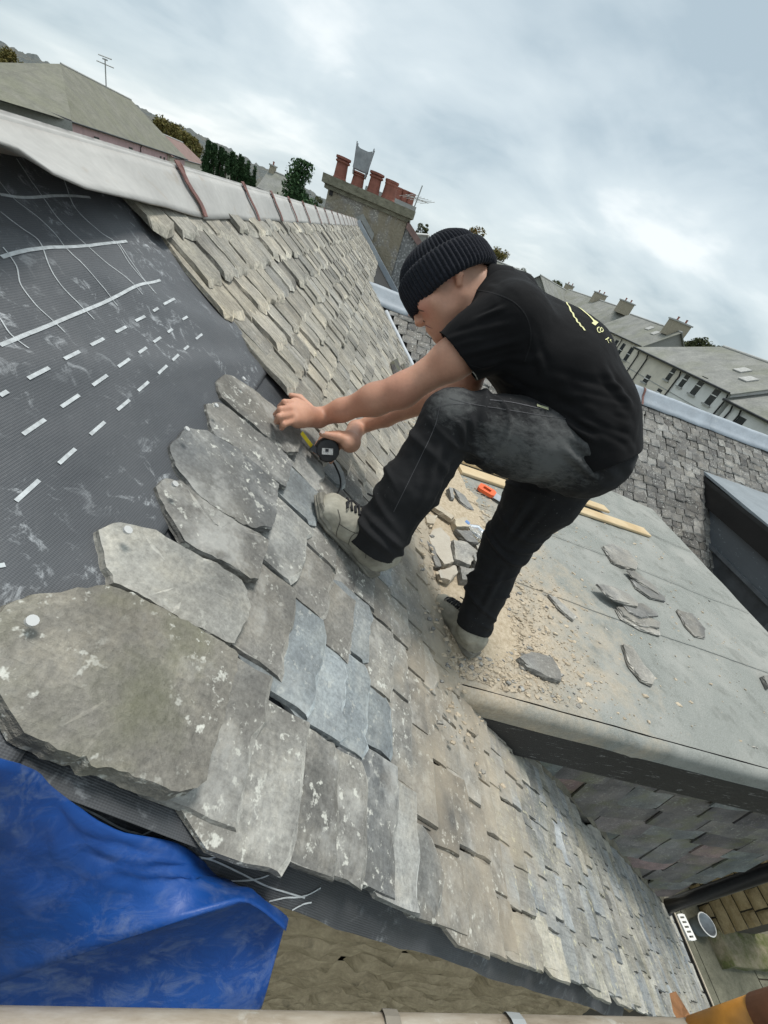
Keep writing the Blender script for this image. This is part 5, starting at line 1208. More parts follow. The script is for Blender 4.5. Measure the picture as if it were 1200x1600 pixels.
# seams and printed lettering lie on the cloth
def on_cloth(bvh, pts, w, name, m, parent, lift=.0012, sub=8, thick=None):
    q = smooth_poly(pts, sub) if sub else pts; W = []; Nn = []
    for (u, v) in q:
        h = bvh.ray_cast(Vector((0, 0, 0)), Vector(nrm(ray(u, v))))
        if h[0] is None: continue
        nn = np.array(h[1]); nn = nn if nn @ ray(u, v) < 0 else -nn; W.append(np.array(h[0])+nn*lift); Nn.append(nn)
    if len(W) < 2: return None
    sd = []
    for i in range(len(W)):
        t_ = W[min(i+1, len(W)-1)]-W[max(i-1, 0)]; a = np.cross(t_, Nn[i]); sd.append(a/(np.linalg.norm(a)+1e-9))
    ww = w if not callable(w) else [w(i/(len(W)-1)) for i in range(len(W))]
    mb = MB(); mb.strip(W, ww, sd); return mb.build(name, m, parent)
M['logo'] = simple('pale_yellow_print', (.72, .70, .36), .7, var=.15, scale=120, bump=0)
def zz(L): return [(740+x/4.615, 360+y/4.615) for x, y in L]
wav = [(637, 455), (660, 490), (672, 530), (690, 555), (700, 585), (715, 600), (722, 625), (738, 640), (746, 662), (762, 672), (770, 690), (786, 702), (800, 724)]
on_cloth(bv, zz(wav), .0042, 'back_print', M['logo'], shirt)
on_cloth(bv, zz([(738, 556), (762, 548)]), .012, 'back_print', M['logo'], shirt, sub=2)
on_cloth(bv, zz([(752, 552), (800, 590), (840, 625), (872, 660)]), lambda f: .009-.004*math.sin(f*3.1), 'back_print', M['logo'], shirt)
on_cloth(bv, zz([(862, 680), (885, 658)]), .010, 'back_print', M['logo'], shirt, sub=2)
for G in ([(905, 700), (892, 705), (890, 722), (900, 738), (912, 735)], [(920, 702), (912, 712), (914, 730), (926, 732), (932, 718), (920, 702)], [(948, 790), (972, 775)], [(958, 782), (972, 815)], [(982, 792), (990, 808)], [(980, 795), (988, 790)]): on_cloth(bv, zz(G), .0024, 'back_print', M['logo'], shirt, sub=3)
M['seam'] = simple('dark_seam', (.005, .005, .006), .9, bump=0)
on_cloth(bv, [(738, 452), (770, 458), (800, 470), (820, 490), (829, 515), (828, 540), (820, 565)], .0025, 'shoulder_seam', M['seam'], shirt, .0006)
on_cloth(bv, [(676, 541), (705, 556), (735, 570), (757, 576)], .0018, 'hem_stitch', M['seam'], shirt, .0008)
# round badge on the breast
M['badge'] = simple('badge_print', (.42, .41, .36), .8, bump=0)
bc = [(737, 595)]
on_cloth(bv, [(731, 578), (738, 580), (745, 590), (746, 602), (741, 608), (734, 606), (730, 596)], .0022, 'breast_badge', M['badge'], shirt)
on_cloth(bv, [(734, 600), (736, 584), (740, 598)], .0022, 'breast_badge', M['badge'], shirt, sub=3)
on_cloth(bv, [(735, 604), (742, 594)], .0025, 'breast_badge', M['badge'], shirt, sub=3)

# brow, eyelid, nostril and mouth, lying on the face
bvb = BVHTree.FromPolygons([v.co.copy() for v in body.data.vertices], [tuple(p.vertices) for p in body.data.polygons])
M['lip'] = simple('lip_dark', (.22, .085, .07), .6, bump=0); M['lid'] = simple('eyelid_dark', (.10, .05, .035), .6, bump=0)
on_cloth(bvb, [(645, 462), (649, 470), (654, 477)], lambda f: .003+.004*math.sin(f*3), 'eyebrow', M['dark_hair'], body, .0006, 4)
on_cloth(bvb, [(652, 482), (657, 485), (663, 486)], lambda f: .0015+.003*math.sin(f*3.1), 'eyelid', M['lid'], body, .0006, 4)
on_cloth(bvb, [(661, 501), (664, 503)], .003, 'nostril', M['lid'], body, .0006, 3)
on_cloth(bvb, [(665, 508), (670, 511), (676, 513)], lambda f: .003-.002*f, 'mouth', M['lip'], body, .0006, 4)
# ---- work trousers
lt = midp(Lhip, Lkn, .5)+ID*.006; ls = midp(Lkn, Lan, .5)+IR*.004
tp = [(P3(908, 690, 1.05), P3(912, 690, 1.2), .108, .110, .05), (P3(912, 712, 1.06), P3(912, 712, 1.2), .106, .106, .05), (P3(915, 670, 1.1), P3(900, 650, 1.08), .10, .09, .05),
      (Lhip, lt, .108, .096, .04), (lt, Lkn, .096, .072, .035), (Lkn, ls, .071, .070, .022), (ls, midp(Lkn, Lan, .88), .070, .066, .03), (midp(Lkn, Lan, .85), midp(Lkn, Lan, 1.0), .066, .066, .02),
      (Rhip, midp(Rhip, Rkn, .5), .118, .108, .04), (midp(Rhip, Rkn, .5), Rkn, .108, .080, .035), (Rkn, midp(Rkn, Ran, .5), .078, .066, .022), (midp(Rkn, Ran, .5), midp(Rkn, Ran, .96), .066, .060, .03)]
V, Fq = sdf_mesh(tp, .0042, .03); V = smooth_v(V, Fq, 3, .5)
ld = nrm(Lan-Lkn); rd = nrm(Ran-Rkn)
Fq = cut(V, Fq, midp(Lkn, Lan, 1.02), ld, .12); Fq = cut(V, Fq, midp(Rkn, Ran, .96), rd, .12)
N = vnormals(V, Fq); bt = BVHTree.FromPolygons([Vector(q) for q in V], [tuple(q) for q in Fq])
def TP(u, v):
    h = bt.ray_cast(Vector((0, 0, 0)), Vector(nrm(ray(u, v)))); return np.array(h[0]) if h[0] is not None else P3(u, v, 1.0)
def ringfold(V, N, a, b, f, w, h, ph, tilt=.25):
    """oblique fold wrapping a limb from a to b at fraction f"""
    ax = nrm(b-a); L = np.linalg.norm(b-a); o = a+(b-a)*f; s = (V-o) @ ax; r = V-o-s[:, None]*ax; rl = np.linalg.norm(r, axis=1)
    e = nrm(np.cross(ax, [0.3, .2, 1])); g = np.cross(ax, e); th = np.arctan2(r @ g, r @ e)
    s2 = s-tilt*.06*np.sin(th+ph)-.008*np.sin(2*th+ph*2)
    return (h*np.exp(-(s2/w)**2)*(.45+.55*np.cos(th-ph*1.7)))*(rl < .16)
disp = np.zeros(len(V)); rr = random.Random(4)
for (a, b, fs) in [(Lkn, Lan, (.06, .13, .22, .34, .5, .62, .72, .80, .87, .93)), (Lhip, Lkn, (.08, .2, .82, .9, .96)), (Rkn, Ran, (.03, .12, .22, .36, .5, .62, .72, .82, .9)), (Rhip, Rkn, (.45, .6, .75, .86, .95))]:
    for f in fs: disp += ringfold(V, N, a, b, f, rr.uniform(.006, .011), rr.uniform(.005, .010)*(1.25 if f > .6 else 1), rr.uniform(0, 6.28), rr.uniform(.2, .9))
V = V+N*disp[:, None]
L_ = [(TP(915, 690), TP(985, 735), .010, .010), (TP(890, 680), TP(960, 745), .010, .010), (TP(880, 700), TP(935, 750), .010, .008), (TP(735, 650), TP(742, 705), .009, .012), (TP(722, 660), TP(728, 700), .008, .009), (TP(690, 690), TP(655, 800), .010, .008), (TP(715, 690), TP(640, 850), .010, .007), (TP(790, 880), TP(745, 970), .010, .007), (TP(850, 790), TP(800, 850), .010, .008), (TP(830, 775), TP(790, 840), .010, .008)]
V = folds(V, N, L_)
nz = np.array([fbm(q[0]*11, q[1]*11, q[2]*11, 3) for q in V]); V = V+N*(nz*.005)[:, None]
tro = put_np('work_trousers', V, Fq, M['trouser'], man); md = tro.modifiers.new('t', 'SOLIDIFY'); md.thickness = .003; md.offset = -1
bt = BVHTree.FromPolygons([Vector(q) for q in V], [tuple(q) for q in Fq])
M['stitch'] = simple('grey_stitching', (.065, .065, .07), .8, bump=0)
on_cloth(bt, [(702, 622), (740, 632), (790, 640), (850, 650), (890, 655)], .0014, 'seam_stitch', M['stitch'], tro)
on_cloth(bt, [(690, 625), (680, 665), (662, 705), (640, 750), (615, 800)], .0014, 'seam_stitch', M['stitch'], tro)
on_cloth(bt, [(676, 640), (700, 632), (735, 632)], .0014, 'seam_stitch', M['stitch'], tro)
on_cloth(bt, [(765, 625), (800, 629), (850, 640)], .003, 'pocket_edge', M['stitch'], tro)
on_cloth(bt, [(838, 634), (846, 637), (856, 640)], .008, 'zip_puller', simple('zip_metal', (.45, .46, .30), .4, .4, bump=0), tro, .003, 3)
on_cloth(bt, [(893, 629), (900, 640), (904, 645)], .007, 'zip_tab', M['stitch'], tro, .003, 3)

# ---- boots: upper, ribbed sole, laces
t = NT('dusty_leather', .8, spec=.25); p = t.pos(); c = t.ramp(t.noise(p, 16, 5, .65), [(.3, (.25, .235, .19)), (.55, (.38, .36, .295)), (.75, (.50, .475, .40))]); c = t.mix(t.math('MULTIPLY', t.ramp(t.noise(p, 7, 4, .6), [(.5, 0.0), (.65, 1.0)]), .5), c, (.11, .10, .085)); t.color(c); t.normal(t.bump(t.noise(p, 90, 4, .65), .3, .003, t.bump(t.noise(p, 14, 4, .6, .8), .4, .008))); M['boot'] = t.m
M['sole'] = simple('dusty_rubber', (.20, .19, .16), .9, var=.35, scale=30, bump=.3)
M['lace'] = simple('black_lace', (.012, .012, .014), .8, bump=0)
def boot(heel, toe, upn, ankle, nm='boot'):
    f = nrm(toe-heel); up = nrm(upn-f*(upn @ f)); l = np.cross(f, up); L = np.linalg.norm(toe-heel); k = L/.30
    def B(x, z, y=0.0): return heel+f*x*k+up*z*k+l*y*k
    an = midp(B(.07, .10), ankle, .55)
    pp = [(B(.045, .052), B(.10, .056), .040*k, .042*k, .03), (B(.10, .056), B(.19, .048, -.004), .042*k, .043*k, .03), (B(.19, .048, -.004), B(.252, .040, -.004), .044*k, .034*k, .03), (B(.215, .040, .02), B(.25, .036, .012), .030*k, .028*k, .02), (B(.215, .040, -.022), B(.245, .036, -.016), .030*k, .028*k, .02), (B(.06, .06), an, .043*k, .046*k, .03), (B(.10, .045), midp(B(.12, .09), an, .5), .042*k, .042*k, .035), (B(.16, .066), B(.12, .09), .032*k, .038*k, .03), (B(.035, .04), B(.03, .085), .032*k, .036*k, .02), (an, an+nrm(ankle-B(.07, .10))*.03, .048*k, .047*k, .012)]
    V, Fq = sdf_mesh(pp, .0038, .02, cuts=[(B(0, .014), -up)]); V = smooth_v(V, Fq, 2, .4)
    nz = np.array([fbm(q[0]*28, q[1]*28, q[2]*28, 3) for q in V]); N = vnormals(V, Fq); V = V+N*(nz*.0022)[:, None]
    o = put_np(nm, V, Fq, M['boot'], man)
    mb = MB(); prof = [(.0, .026), (.03, .036), (.08, .036), (.13, .035), (.18, .041), (.22, .045), (.26, .040), (.285, .026), (.296, .008)]
    R_ = [(x, w) for x, w in prof]+[(x, -w) for x, w in prof[::-1]]; n = len(R_)
    def ringat(z, s, kk=0):
        out = []
        for i, (x, w) in enumerate(R_): q = s+(.06 if (i % 2 == kk) else 0); out.append(B(.145+(x-.145)*(1+(q-1)*.4), z+(.012 if x > .27 else 0)*(1 if z < .02 else .4), w*q))
        return out
    rings = [ringat(0, .96), ringat(.006, 1.06), ringat(.012, 1.0), ringat(.014, 1.07), ringat(.022, 1.04), ringat(.030, 1.05), ringat(.034, .98)]
    for q in rings: mb.v += [tuple(map(float, p)) for p in q]
    for i in range(len(rings)-1):
        for j in range(n): mb.f.append((i*n+j, i*n+(j+1) % n, (i+1)*n+(j+1) % n, (i+1)*n+j))
    mb.f.append(tuple(range(n))[::-1]); mb.f.append(tuple((len(rings)-1)*n+j for j in range(n))); mb.build('sole', M['sole'], o)
    bb = BVHTree.FromPolygons([Vector(q) for q in V], [tuple(q) for q in Fq])
    def top(x, y):
        h = bb.ray_cast(Vector(B(x, .22, y)), Vector(-up)); return (np.array(h[0]) if h[0] is not None else B(x, .09, y))+up*.004
    for i in range(4):
        x = .240-.022*i; mb = MB(); mb.tube([top(x, -.026), top(x+.006, -.008), top(x-.004, .010), top(x-.014, .026)], .0038, 6); mb.tube([top(x-.012, -.026), top(x-.004, 0), top(x, .026)], .0038, 6); mb.build('lace', M['lace'], o)
    kn = top(.165, 0); mb = MB(); mb.tube([kn, kn+l*.03+up*.02, kn+l*.045+up*.004+f*.012, kn+l*.012], .0028, 6); mb.tube([kn, kn-l*.03+up*.016, kn-l*.04+up*.002+f*.014, kn-l*.01], .0028, 6); mb.tube([kn, kn+f*.03+l*.02+up*.006, kn+f*.05+l*.035-up*.012], .0026, 6); mb.build('lace', M['lace'], o)
    mb = MB(); mb.tube([top(.238, y) for y in np.linspace(-.032, .032, 9)], .0022, 5); mb.build('toe_seam', M['sole'], o)
    return o, bb
bh_, bt0 = at_roof(579, 895, .022), at_roof(483, 782, .028)
lb, lbb = boot(bh_, bt0, P3(578, 838, 1.06)-midp(bh_, bt0, .22), P3(590, 825, 1.05))
M['bseam'] = simple('boot_seam', (.10, .092, .075), .9, bump=0)
def zb(L): return [(420+x/3.158, 560+y/3.158) for x, y in L]
for L in ([(340, 745), (352, 800), (335, 860), (345, 920), (395, 968)], [(455, 850), (410, 875), (392, 925), (400, 968)], [(345, 815), (400, 850), (440, 865)], [(480, 925), (478, 985)], [(262, 790), (300, 850), (338, 880)]): on_cloth(lbb, zb(L), .0022, 'upper_seam', M['bseam'], lb, .0008)
boot(at_flat(738, 1027, .008), at_flat(676, 936, .012), np.array([.1, 0, 1.]), Ran)
# ------------------------------------------------------------------ things lying about
def z8(L): return [(600+x/2, 680+y/2) for x, y in L]
def slab_on_flat(px, th, label, seed, h=.006, m='slate_loose', tilt=0.0, group=None, name='loose_slate', cat='slate', roofplane=False):
    rr = random.Random(seed); P = [(at_roof if roofplane else at_flat)(u, v, h) for u, v in px]; Q = []
    up = NRM if roofplane else np.array([FS, 0, 1.])/math.hypot(1, FS); c = sum(P)/len(P)
    for i, p in enumerate(P):
        q = P[(i+1) % len(P)]; Q.append(p); k = int(np.linalg.norm(q-p)/.022)
        for j in range(1, k+1): Q.append(p+(q-p)*j/(k+1)+np.array([rr.uniform(-.0014, .0014), rr.uniform(-.0014, .0014), 0]))
    e = nrm(Q[0]-c); g = np.cross(up, e)
    V = []; n = len(Q); LAY = 3
    for k in range(LAY+1):
        for p in Q:
            d = p-c; s = 0 if k == 0 else .0022*k*rr.uniform(.2, 1.6); V.append(p-nrm(d)*s+up*(th*k/LAY+tilt*float(d @ e)))
    Fc = [(k*n+i, k*n+(i+1) % n, (k+1)*n+(i+1) % n, (k+1)*n+i) for k in range(LAY) for i in range(n)]
    Fc.append(tuple(LAY*n+i for i in range(n))); Fc.append(tuple(range(n))[::-1])
    A2 = sum(float(np.cross(P[i]-c, P[(i+1) % len(P)]-c) @ up) for i in range(len(P)))
    if A2 < 0: Fc = [f[::-1] for f in Fc]
    o = put(name, V, Fc, M[m]); return tag(o, label, cat, group)
G1 = 'loose slates lying on the flat roof'
slab_on_flat(z8([(680, 350), (710, 342), (760, 365), (790, 405), (785, 425), (740, 415), (710, 400)]), .016, 'pointed grey slate lying alone on flat roof nearest the plank end', 1, group=G1)
slab_on_flat(z8([(768, 450), (800, 455), (850, 488), (875, 510), (878, 522), (830, 512), (785, 480)]), .012, 'lower slate of the overlapping pair in the middle of the flat roof', 2, group=G1)
slab_on_flat(z8([(752, 425), (780, 427), (850, 475), (862, 500), (800, 465), (770, 445)]), .010, 'upper slate of the overlapping pair in the middle of the flat roof', 3, .020, tilt=.05, group=G1)
slab_on_flat(z8([(722, 545), (745, 550), (800, 590), (862, 618), (860, 630), (800, 610), (740, 578)]), .010, 'bottom slate of the fanned slate stack on the flat roof', 4, group=G1)
slab_on_flat(z8([(726, 538), (760, 540), (862, 588), (860, 606), (800, 598), (745, 566)]), .010, 'second slate from the bottom of the fanned stack', 5, .018, group=G1)
slab_on_flat(z8([(745, 532), (800, 525), (850, 556), (856, 568), (800, 574), (765, 555)]), .010, 'third slate of the fanned stack, under the top one', 6, .030, group=G1)
slab_on_flat(z8([(660, 468), (710, 475), (770, 505), (792, 528), (790, 540), (720, 520), (690, 500)]), .012, 'top slate of the fanned stack, pointing towards the man', 7, .044, group=G1)
slab_on_flat(z8([(912, 548), (960, 560), (985, 590), (1002, 610), (1000, 638), (970, 632), (940, 600)]), .012, 'long slate lying on its own near the right edge of flat roof', 8, group=G1)
slab_on_flat(z8([(740, 655), (770, 662), (800, 710), (845, 765), (835, 787), (800, 770), (760, 720)]), .014, 'narrow pale slate lying lengthwise towards the front of flat roof', 9, group=G1)
slab_on_flat(z8([(412, 700), (450, 683), (490, 688), (520, 700), (550, 750), (548, 775), (500, 765), (440, 730)]), .018, 'broad dark slate half buried in the sandy dust', 10, group=G1)
slab_on_flat(z8([(508, 500), (530, 505), (600, 570), (590, 583), (550, 550)]), .010, 'thin slate sliver beside the dust patch', 11, group=G1)
slab_on_flat(z8([(190, 178), (206, 180), (217, 207), (205, 205)]), .03, 'small dark upright slate piece beside the front knee', 12, .02, group=G1, tilt=.3)
slab_on_flat(z8([(208, 176), (250, 195), (285, 232), (262, 228), (235, 212)]), .012, 'dark triangular slate shard near the saw', 13, .02, group=G1, tilt=.2)
slab_on_flat([(1187, 1058), (1200, 1056), (1208, 1072), (1196, 1078)], .02, 'dark slate corner at the right picture edge of the flat roof', 14, group=G1)
G2 = 'broken slates piled between the man\'s feet'
for i, (pp, lb) in enumerate([([(130, 320), (150, 300), (172, 295), (200, 330), (210, 410), (180, 418), (145, 365)], 'tall blue grey slate piece in the pile behind the shin'), ([(205, 335), (250, 345), (285, 375), (262, 420), (212, 402)], 'squarish grey slate piece in the middle of the rubble pile'), ([(120, 345), (145, 362), (172, 428), (152, 425)], 'narrow slate splinter on the left of the rubble pile'), ([(160, 432), (215, 415), (225, 440), (200, 466), (170, 456)], 'rounded dark slate lump at the foot of the rubble pile'), ([(225, 420), (290, 430), (282, 472), (232, 466)], 'flat slate fragment beside the standing leg'), ([(262, 388), (306, 374), (302, 420), (280, 425)], 'angular slate fragment under the plastic bottle'), ([(283, 345), (322, 340), (320, 384), (296, 390)], 'brown slate fragment right under the plastic bottle'), ([(118, 262), (160, 262), (150, 292), (126, 288)], 'pale sandstone chip at the back of the rubble pile'), ([(205, 275), (250, 268), (262, 300), (215, 302)], 'flat buff stone chip next to the bottle cap'), ([(140, 225), (160, 220), (215, 265), (205, 275)], 'long thin buff splinter behind the rubble pile'), ([(215, 305), (262, 308), (290, 350), (250, 345)], 'brownish slate piece lying across the rubble pile')]):
    slab_on_flat(z8(pp), .022+.006*(i % 3), lb, 30+i, .026+.014*(i % 2)+.01*(i == 0), 'slate_blue' if i in (0, 3) else ('slate_edge' if i in (7, 8, 9) else 'slate_loose'), .06*((i % 3)-1), G2)
slab_on_flat([(610, 566), (617, 562), (622, 580), (615, 586)], .03, 'dark slate scrap lying on the slope beside the lead valley, left one', 51, .03, 'slate_cheek', roofplane=True, group='dark slate scraps by the valley')
slab_on_flat([(626, 570), (632, 570), (640, 582), (632, 584)], .03, 'dark slate scrap lying on the slope beside the lead valley, right one', 52, .03, 'slate_cheek', roofplane=True, group='dark slate scraps by the valley')
# stones of the crumbled mortar along the junction, each big enough to pick out
M['buff'] = stone_mat('buff_rubble', (.42, .345, .25), (.60, .52, .40), st=.08, sc=4)
def chip(rng, c, r, flat=.2):
    n = rng.randint(4, 6); a0 = rng.uniform(0, 6.28); P = [np.array([math.cos(a0+2*math.pi*i/n)*r*rng.uniform(.5, 1.3), math.sin(a0+2*math.pi*i/n)*r*rng.uniform(.35, .9), 0]) for i in range(n)]
    h = r*flat*rng.uniform(.6, 1.4); tl = np.array([rng.uniform(-.25, .25), rng.uniform(-.25, .25)])
    V = [c+p+np.array([0, 0, p[:2] @ tl-.001]) for p in P]+[c+p*rng.uniform(.6, .9)+np.array([0, 0, h+p[:2] @ tl]) for p in P]+[c+np.array([0, 0, h*1.15])]
    Fc = [(i, (i+1) % n, n+(i+1) % n, n+i) for i in range(n)]+[(n+i, n+(i+1) % n, 2*n) for i in range(n)]; return V, Fc
rg = random.Random(77); sand = MB(); grey = MB()
for i in range(6500):
    x = .62+abs(rg.gauss(0, .30)); y = .80+abs(rg.gauss(0, .62)) if i % 4 else rg.uniform(.82, 2.3)
    if i % 9 == 0: x = rg.uniform(.65, 2.9); y = rg.uniform(.85, 2.9)
    if x > 3.2 or y > 3.3 or y < .79: continue
    r = rg.choice((.002, .0025, .003, .003, .004, .005, .007, .013))*rg.uniform(.7, 1.4); c = np.array([x, y, flat_z(x)+.002])
    (sand if rg.random() < .86 else grey).add(*chip(rg, c, r))
for i in range(420):
    s = rg.gauss(1.12, .10); y = rg.uniform(.5, 3.2)
    if s > 1.24 and y > .76: continue
    c = RP(s, y, .036); (sand if rg.random() < .8 else grey).add(*chip(rg, c, rg.choice((.004, .006, .009, .012))))
tag(sand.build('mortar_crumbs', M['buff']), 'buff mortar crumbs and grit scattered over flat roof beside the slope', 'rubble', kind='stuff')
tag(grey.build('slate_chips', M['slate_loose']), 'small grey slate chips scattered over flat roof', 'rubble', kind='stuff')
# heap of sandy dust at the junction
def heap(a, b):
    y = .80+2.0*b; x = .56+.62*a; e = (1-a)**1.6*math.sin(math.pi*min(1, .12+b*.95)); hgt = .030*e+.012*fbm(x*9, y*9, 1, 4)*(1-a)-.022*max(0, (a-.45)/.55)-.03*max(0, .08-b)/.08-.03*max(0, b-.9)/.1
    return (x, y, flat_z(x)+.004+hgt)
v, f = grid(heap, 26, 60)
t = NT('sandy_dust', .97, spec=.05); p = t.pos(); t.color(t.ramp(t.noise(p, 60, 5, .7), [(.3, (.36, .29, .20)), (.7, (.58, .50, .38))])); t.normal(t.bump(t.noise(p, 160, 4, .7), .7, .006)); M['dust'] = t.m
tag(put('dust_drift', v, f, M['dust'], smooth=True), 'drift of sandy mortar dust heaped along the foot of the slope', 'dust', kind='stuff')
# timber battens
def wood_mat():
    t = NT('sawn_pine', .75, spec=.2); p = t.pos(); dd = nrm(at_flat(1010, 833)-at_flat(722, 729)); an = math.atan2(dd[1], dd[0])
    q = t.map(p, (1, 1, 1), rot=(0, 0, -an)); n = t.noise(t.map(q, (1.2, 34, 34)), 3, 4, .6, .4); t.color(t.mix(.6, t.ramp(n, [(.3, (.50, .36, .19)), (.7, (.66, .53, .33))]), t.ramp(t.noise(q, 4, 3), [(.3, (.44, .32, .18)), (.7, (.64, .54, .38))]))); t.normal(t.bump(n, .25, .002)); return t.m
M['pine'] = wood_mat()
def plank(a, b, w, th, h, label):
    a = np.asarray(a); b = np.asarray(b); d = nrm(b-a); s = nrm(np.cross([0, 0, 1.], d)); up = np.cross(d, s); L = np.linalg.norm(b-a); c = (a+b)/2+up*(h+th/2); e = .004; V = []; Fc = []
    for x in (-L/2, L/2):
        for (y, z) in [(-w/2+e, -th/2), (w/2-e, -th/2), (w/2, -th/2+e), (w/2, th/2-e), (w/2-e, th/2), (-w/2+e, th/2), (-w/2, th/2-e), (-w/2, -th/2+e)]: V.append(c+d*x+s*y+up*z)
    Fc = [tuple(range(8))[::-1], tuple(range(8, 16))]+[(i, (i+1) % 8, 8+(i+1) % 8, 8+i) for i in range(8)]
    return tag(put('timber_plank', V, Fc, M['pine']), label, 'plank', 'pale planks on the flat roof')
plank(at_flat(716, 735), at_flat(1008, 834), .115, .022, .004, 'longer pale pine plank lying across the flat roof behind the man')
plank(at_flat(716, 724), at_flat(942, 801), .095, .022, .027, 'shorter pine plank resting on top of the longer plank')
# hand saw with orange handle
sw = empty('hand_saw', at_flat(765, 772), 'hand saw with orange plastic handle lying on the flat roof', 'saw')
sd = nrm(at_flat(800, 795)-at_flat(752, 765)); ss = nrm(np.cross([0, 0, 1.], sd)); c0_ = at_flat(760, 769, .012)
HP = [(-.065, -.035), (-.05, -.05), (.03, -.045), (.055, -.03), (.06, .03), (.045, .05), (-.03, .045), (-.06, .03)]; hole = [(-.035, -.018), (.02, -.02), (.025, .018), (-.03, .02)]
mb = MB()
for k in range(8):
    a = HP[k]; b = HP[(k+1) % 8]; w0 = hole[k//2]; w1 = hole[((k+1) % 8)//2]
    q = [c0_+sd*x+ss*y for x, y in (a, b, w1, w0)]
    mb.prism(q, (0, 0, .022))
mb.build('handle', simple('orange_plastic', (.80, .13, .03), .4, var=.1, bump=0), sw)
mb = MB(); mb.prism([c0_+sd*.05+ss*-.04+np.array([0, 0, .009]), c0_+sd*.45+ss*-.02+np.array([0, 0, .009]), c0_+sd*.45+ss*.015+np.array([0, 0, .009]), c0_+sd*.05+ss*.05+np.array([0, 0, .009])], (0, 0, .002)); mb.build('blade', simple('saw_steel', (.5, .52, .53), .35, .7, bump=0), sw)
# squashed water bottle
bt_ = empty('water_bottle', at_flat(742, 832), 'clear plastic water bottle with blue cap lying in the rubble', 'bottle')
b0 = at_flat(729, 818, .05); b1 = at_flat(760, 842, .045); bd = nrm(b1-b0); Lb = .20
prof = [(0, .012), (.012, .0125), (.02, .013), (.045, .028), (.06, .033), (.08, .030), (.09, .033), (.115, .030), (.125, .033), (.15, .031), (.165, .033), (.195, .031), (.2, .02)]
e1 = nrm(np.cross(bd, [0, 0, 1.])); e2 = np.cross(e1, bd); V = []; n = 18
for x, r in prof:
    for j in range(n): w = 2*math.pi*j/n; V.append(b0+bd*x+e1*r*math.cos(w)*1.1+e2*r*math.sin(w)*.85+e2*.004*math.sin(x*60+w*2))
Fc = [(i*n+j, i*n+(j+1) % n, (i+1)*n+(j+1) % n, (i+1)*n+j) for i in range(len(prof)-1) for j in range(n)]+[tuple((len(prof)-1)*n+j for j in range(n))]
t = NT('clear_plastic', .12); t.color((.78, .84, .9)); t.b.inputs['Transmission Weight'].default_value = .8; t.b.inputs['IOR'].default_value = 1.3
put('bottle_body', V, Fc, t.m, bt_, True)
mb = MB(); mb.tube([b0-bd*.012, b0+bd*.012], .0155, 16); mb.build('cap', simple('blue_cap', (.12, .28, .62), .4, bump=0), bt_)
# ------------------------------------------------------------------ tape measure
tm = empty('tape_measure', TC-NRM*.04, 'black round tape measure with yellow blade held against the slate', 'tape measure')
V = []; n = 28; rp = [(-.0195, .020), (-.0195, .029), (-.016, .0325), (.012, .0325), (.0165, .029), (.0175, .020), (.0175, .0001)]
for z, r in rp:
    for j in range(n):
        w = 2*math.pi*j/n; q = r*(1+.03*(j % 2)) if .03 < r else r; x = q*math.cos(w); y = q*math.sin(w)
        if y < -.024 and x > 0: y = -.024-(abs(y)-.024)*.3
        V.append(TH(x, y, z))
Fc = [(i*n+j, i*n+(j+1) % n, (i+1)*n+(j+1) % n, (i+1)*n+j) for i in range(len(rp)-1) for j in range(n)]+[tuple(range(n))[::-1]]
put('case', V, Fc, simple('black_rubber', (.012, .012, .013), .55, var=.3, scale=80, bump=.2), tm)
mb = MB(); mb.box(TH(.031, -.018, .0), (.010, .008, .014), np.array([TD, TU, TN])); mb.build('blade_mouth', M['black'], tm)
mb = MB(); c = TH(.0, -.003, .0188); mb.box(c, (.015, .0085, .0006), np.array([nrm(TD*.86-TU*.5), nrm(TU*.86+TD*.5), TN])); mb.build('maker_label', simple('label_grey', (.45, .45, .44), .6, var=.4, scale=260, bump=0), tm)
mb = MB(); c = TH(.003, -.001, .0198); mb.box(c, (.0045, .004, .0005), np.array([nrm(TD*.86-TU*.5), nrm(TU*.86+TD*.5), TN])); mb.build('label_mark', M['black'], tm)
bs = TH(.036, -.017, .004); be_ = at_roof(471, 676, .058)
mb = MB(); sdv = nrm(np.cross(be_-bs, TN)*.6+TN*.5); mb.strip([midp(bs, be_, f) for f in np.linspace(0, 1, 6)], .011, nrm(TU*.8+TN*.4)); bo = mb.build('blade', simple('yellow_blade', (.80, .62, .03), .4, var=.06, bump=0), tm); md = bo.modifiers.new('t', 'SOLIDIFY'); md.thickness = .0008
mb = MB(); cd = smooth_poly([tuple(at_roof(u, v, h)) for u, v, h in [(517, 716, .06), (524, 728, .04), (531, 745, .034), (532, 760, .033), (527, 771, .034)]], 6); mb.tube(cd, .0028, 6); mb.build('wrist_strap', M['lace'], tm)
# ------------------------------------------------------------------ scaffold tubes and tarpaulin at the near gable
t = NT('rusty_galvanised', .6, .1); p = t.pos(); c = t.ramp(t.noise(t.map(p, (2, 8, 8)), 6, 6, .7), [(.3, (.26, .21, .15)), (.5, (.42, .36, .28)), (.7, (.52, .47, .39))]); c = t.mix(t.ramp(t.noise(p, 40, 4, .7), [(.60, 0.0), (.7, .9)]), c, (.56, .53, .46)); t.color(c); t.normal(t.bump(t.noise(p, 60, 4), .3, .003)); M['galv'] = t.m
sc_ = empty('scaffold_tube', (-.9, 0, -.65), 'grey weathered scaffold tube running along the bottom edge of the picture', 'scaffold tube')
mb = MB(); A0 = np.array([-.134, .0365, -.612]); B0 = np.array([.606, .0485, -.624]); dd = nrm(B0-A0); off = np.array([0, -.0235, -.006]); mb.tube([A0-dd*.9+off, A0+off, B0+off+dd*.01], .0242, 28); mb.build('tube', M['galv'], sc_, True)
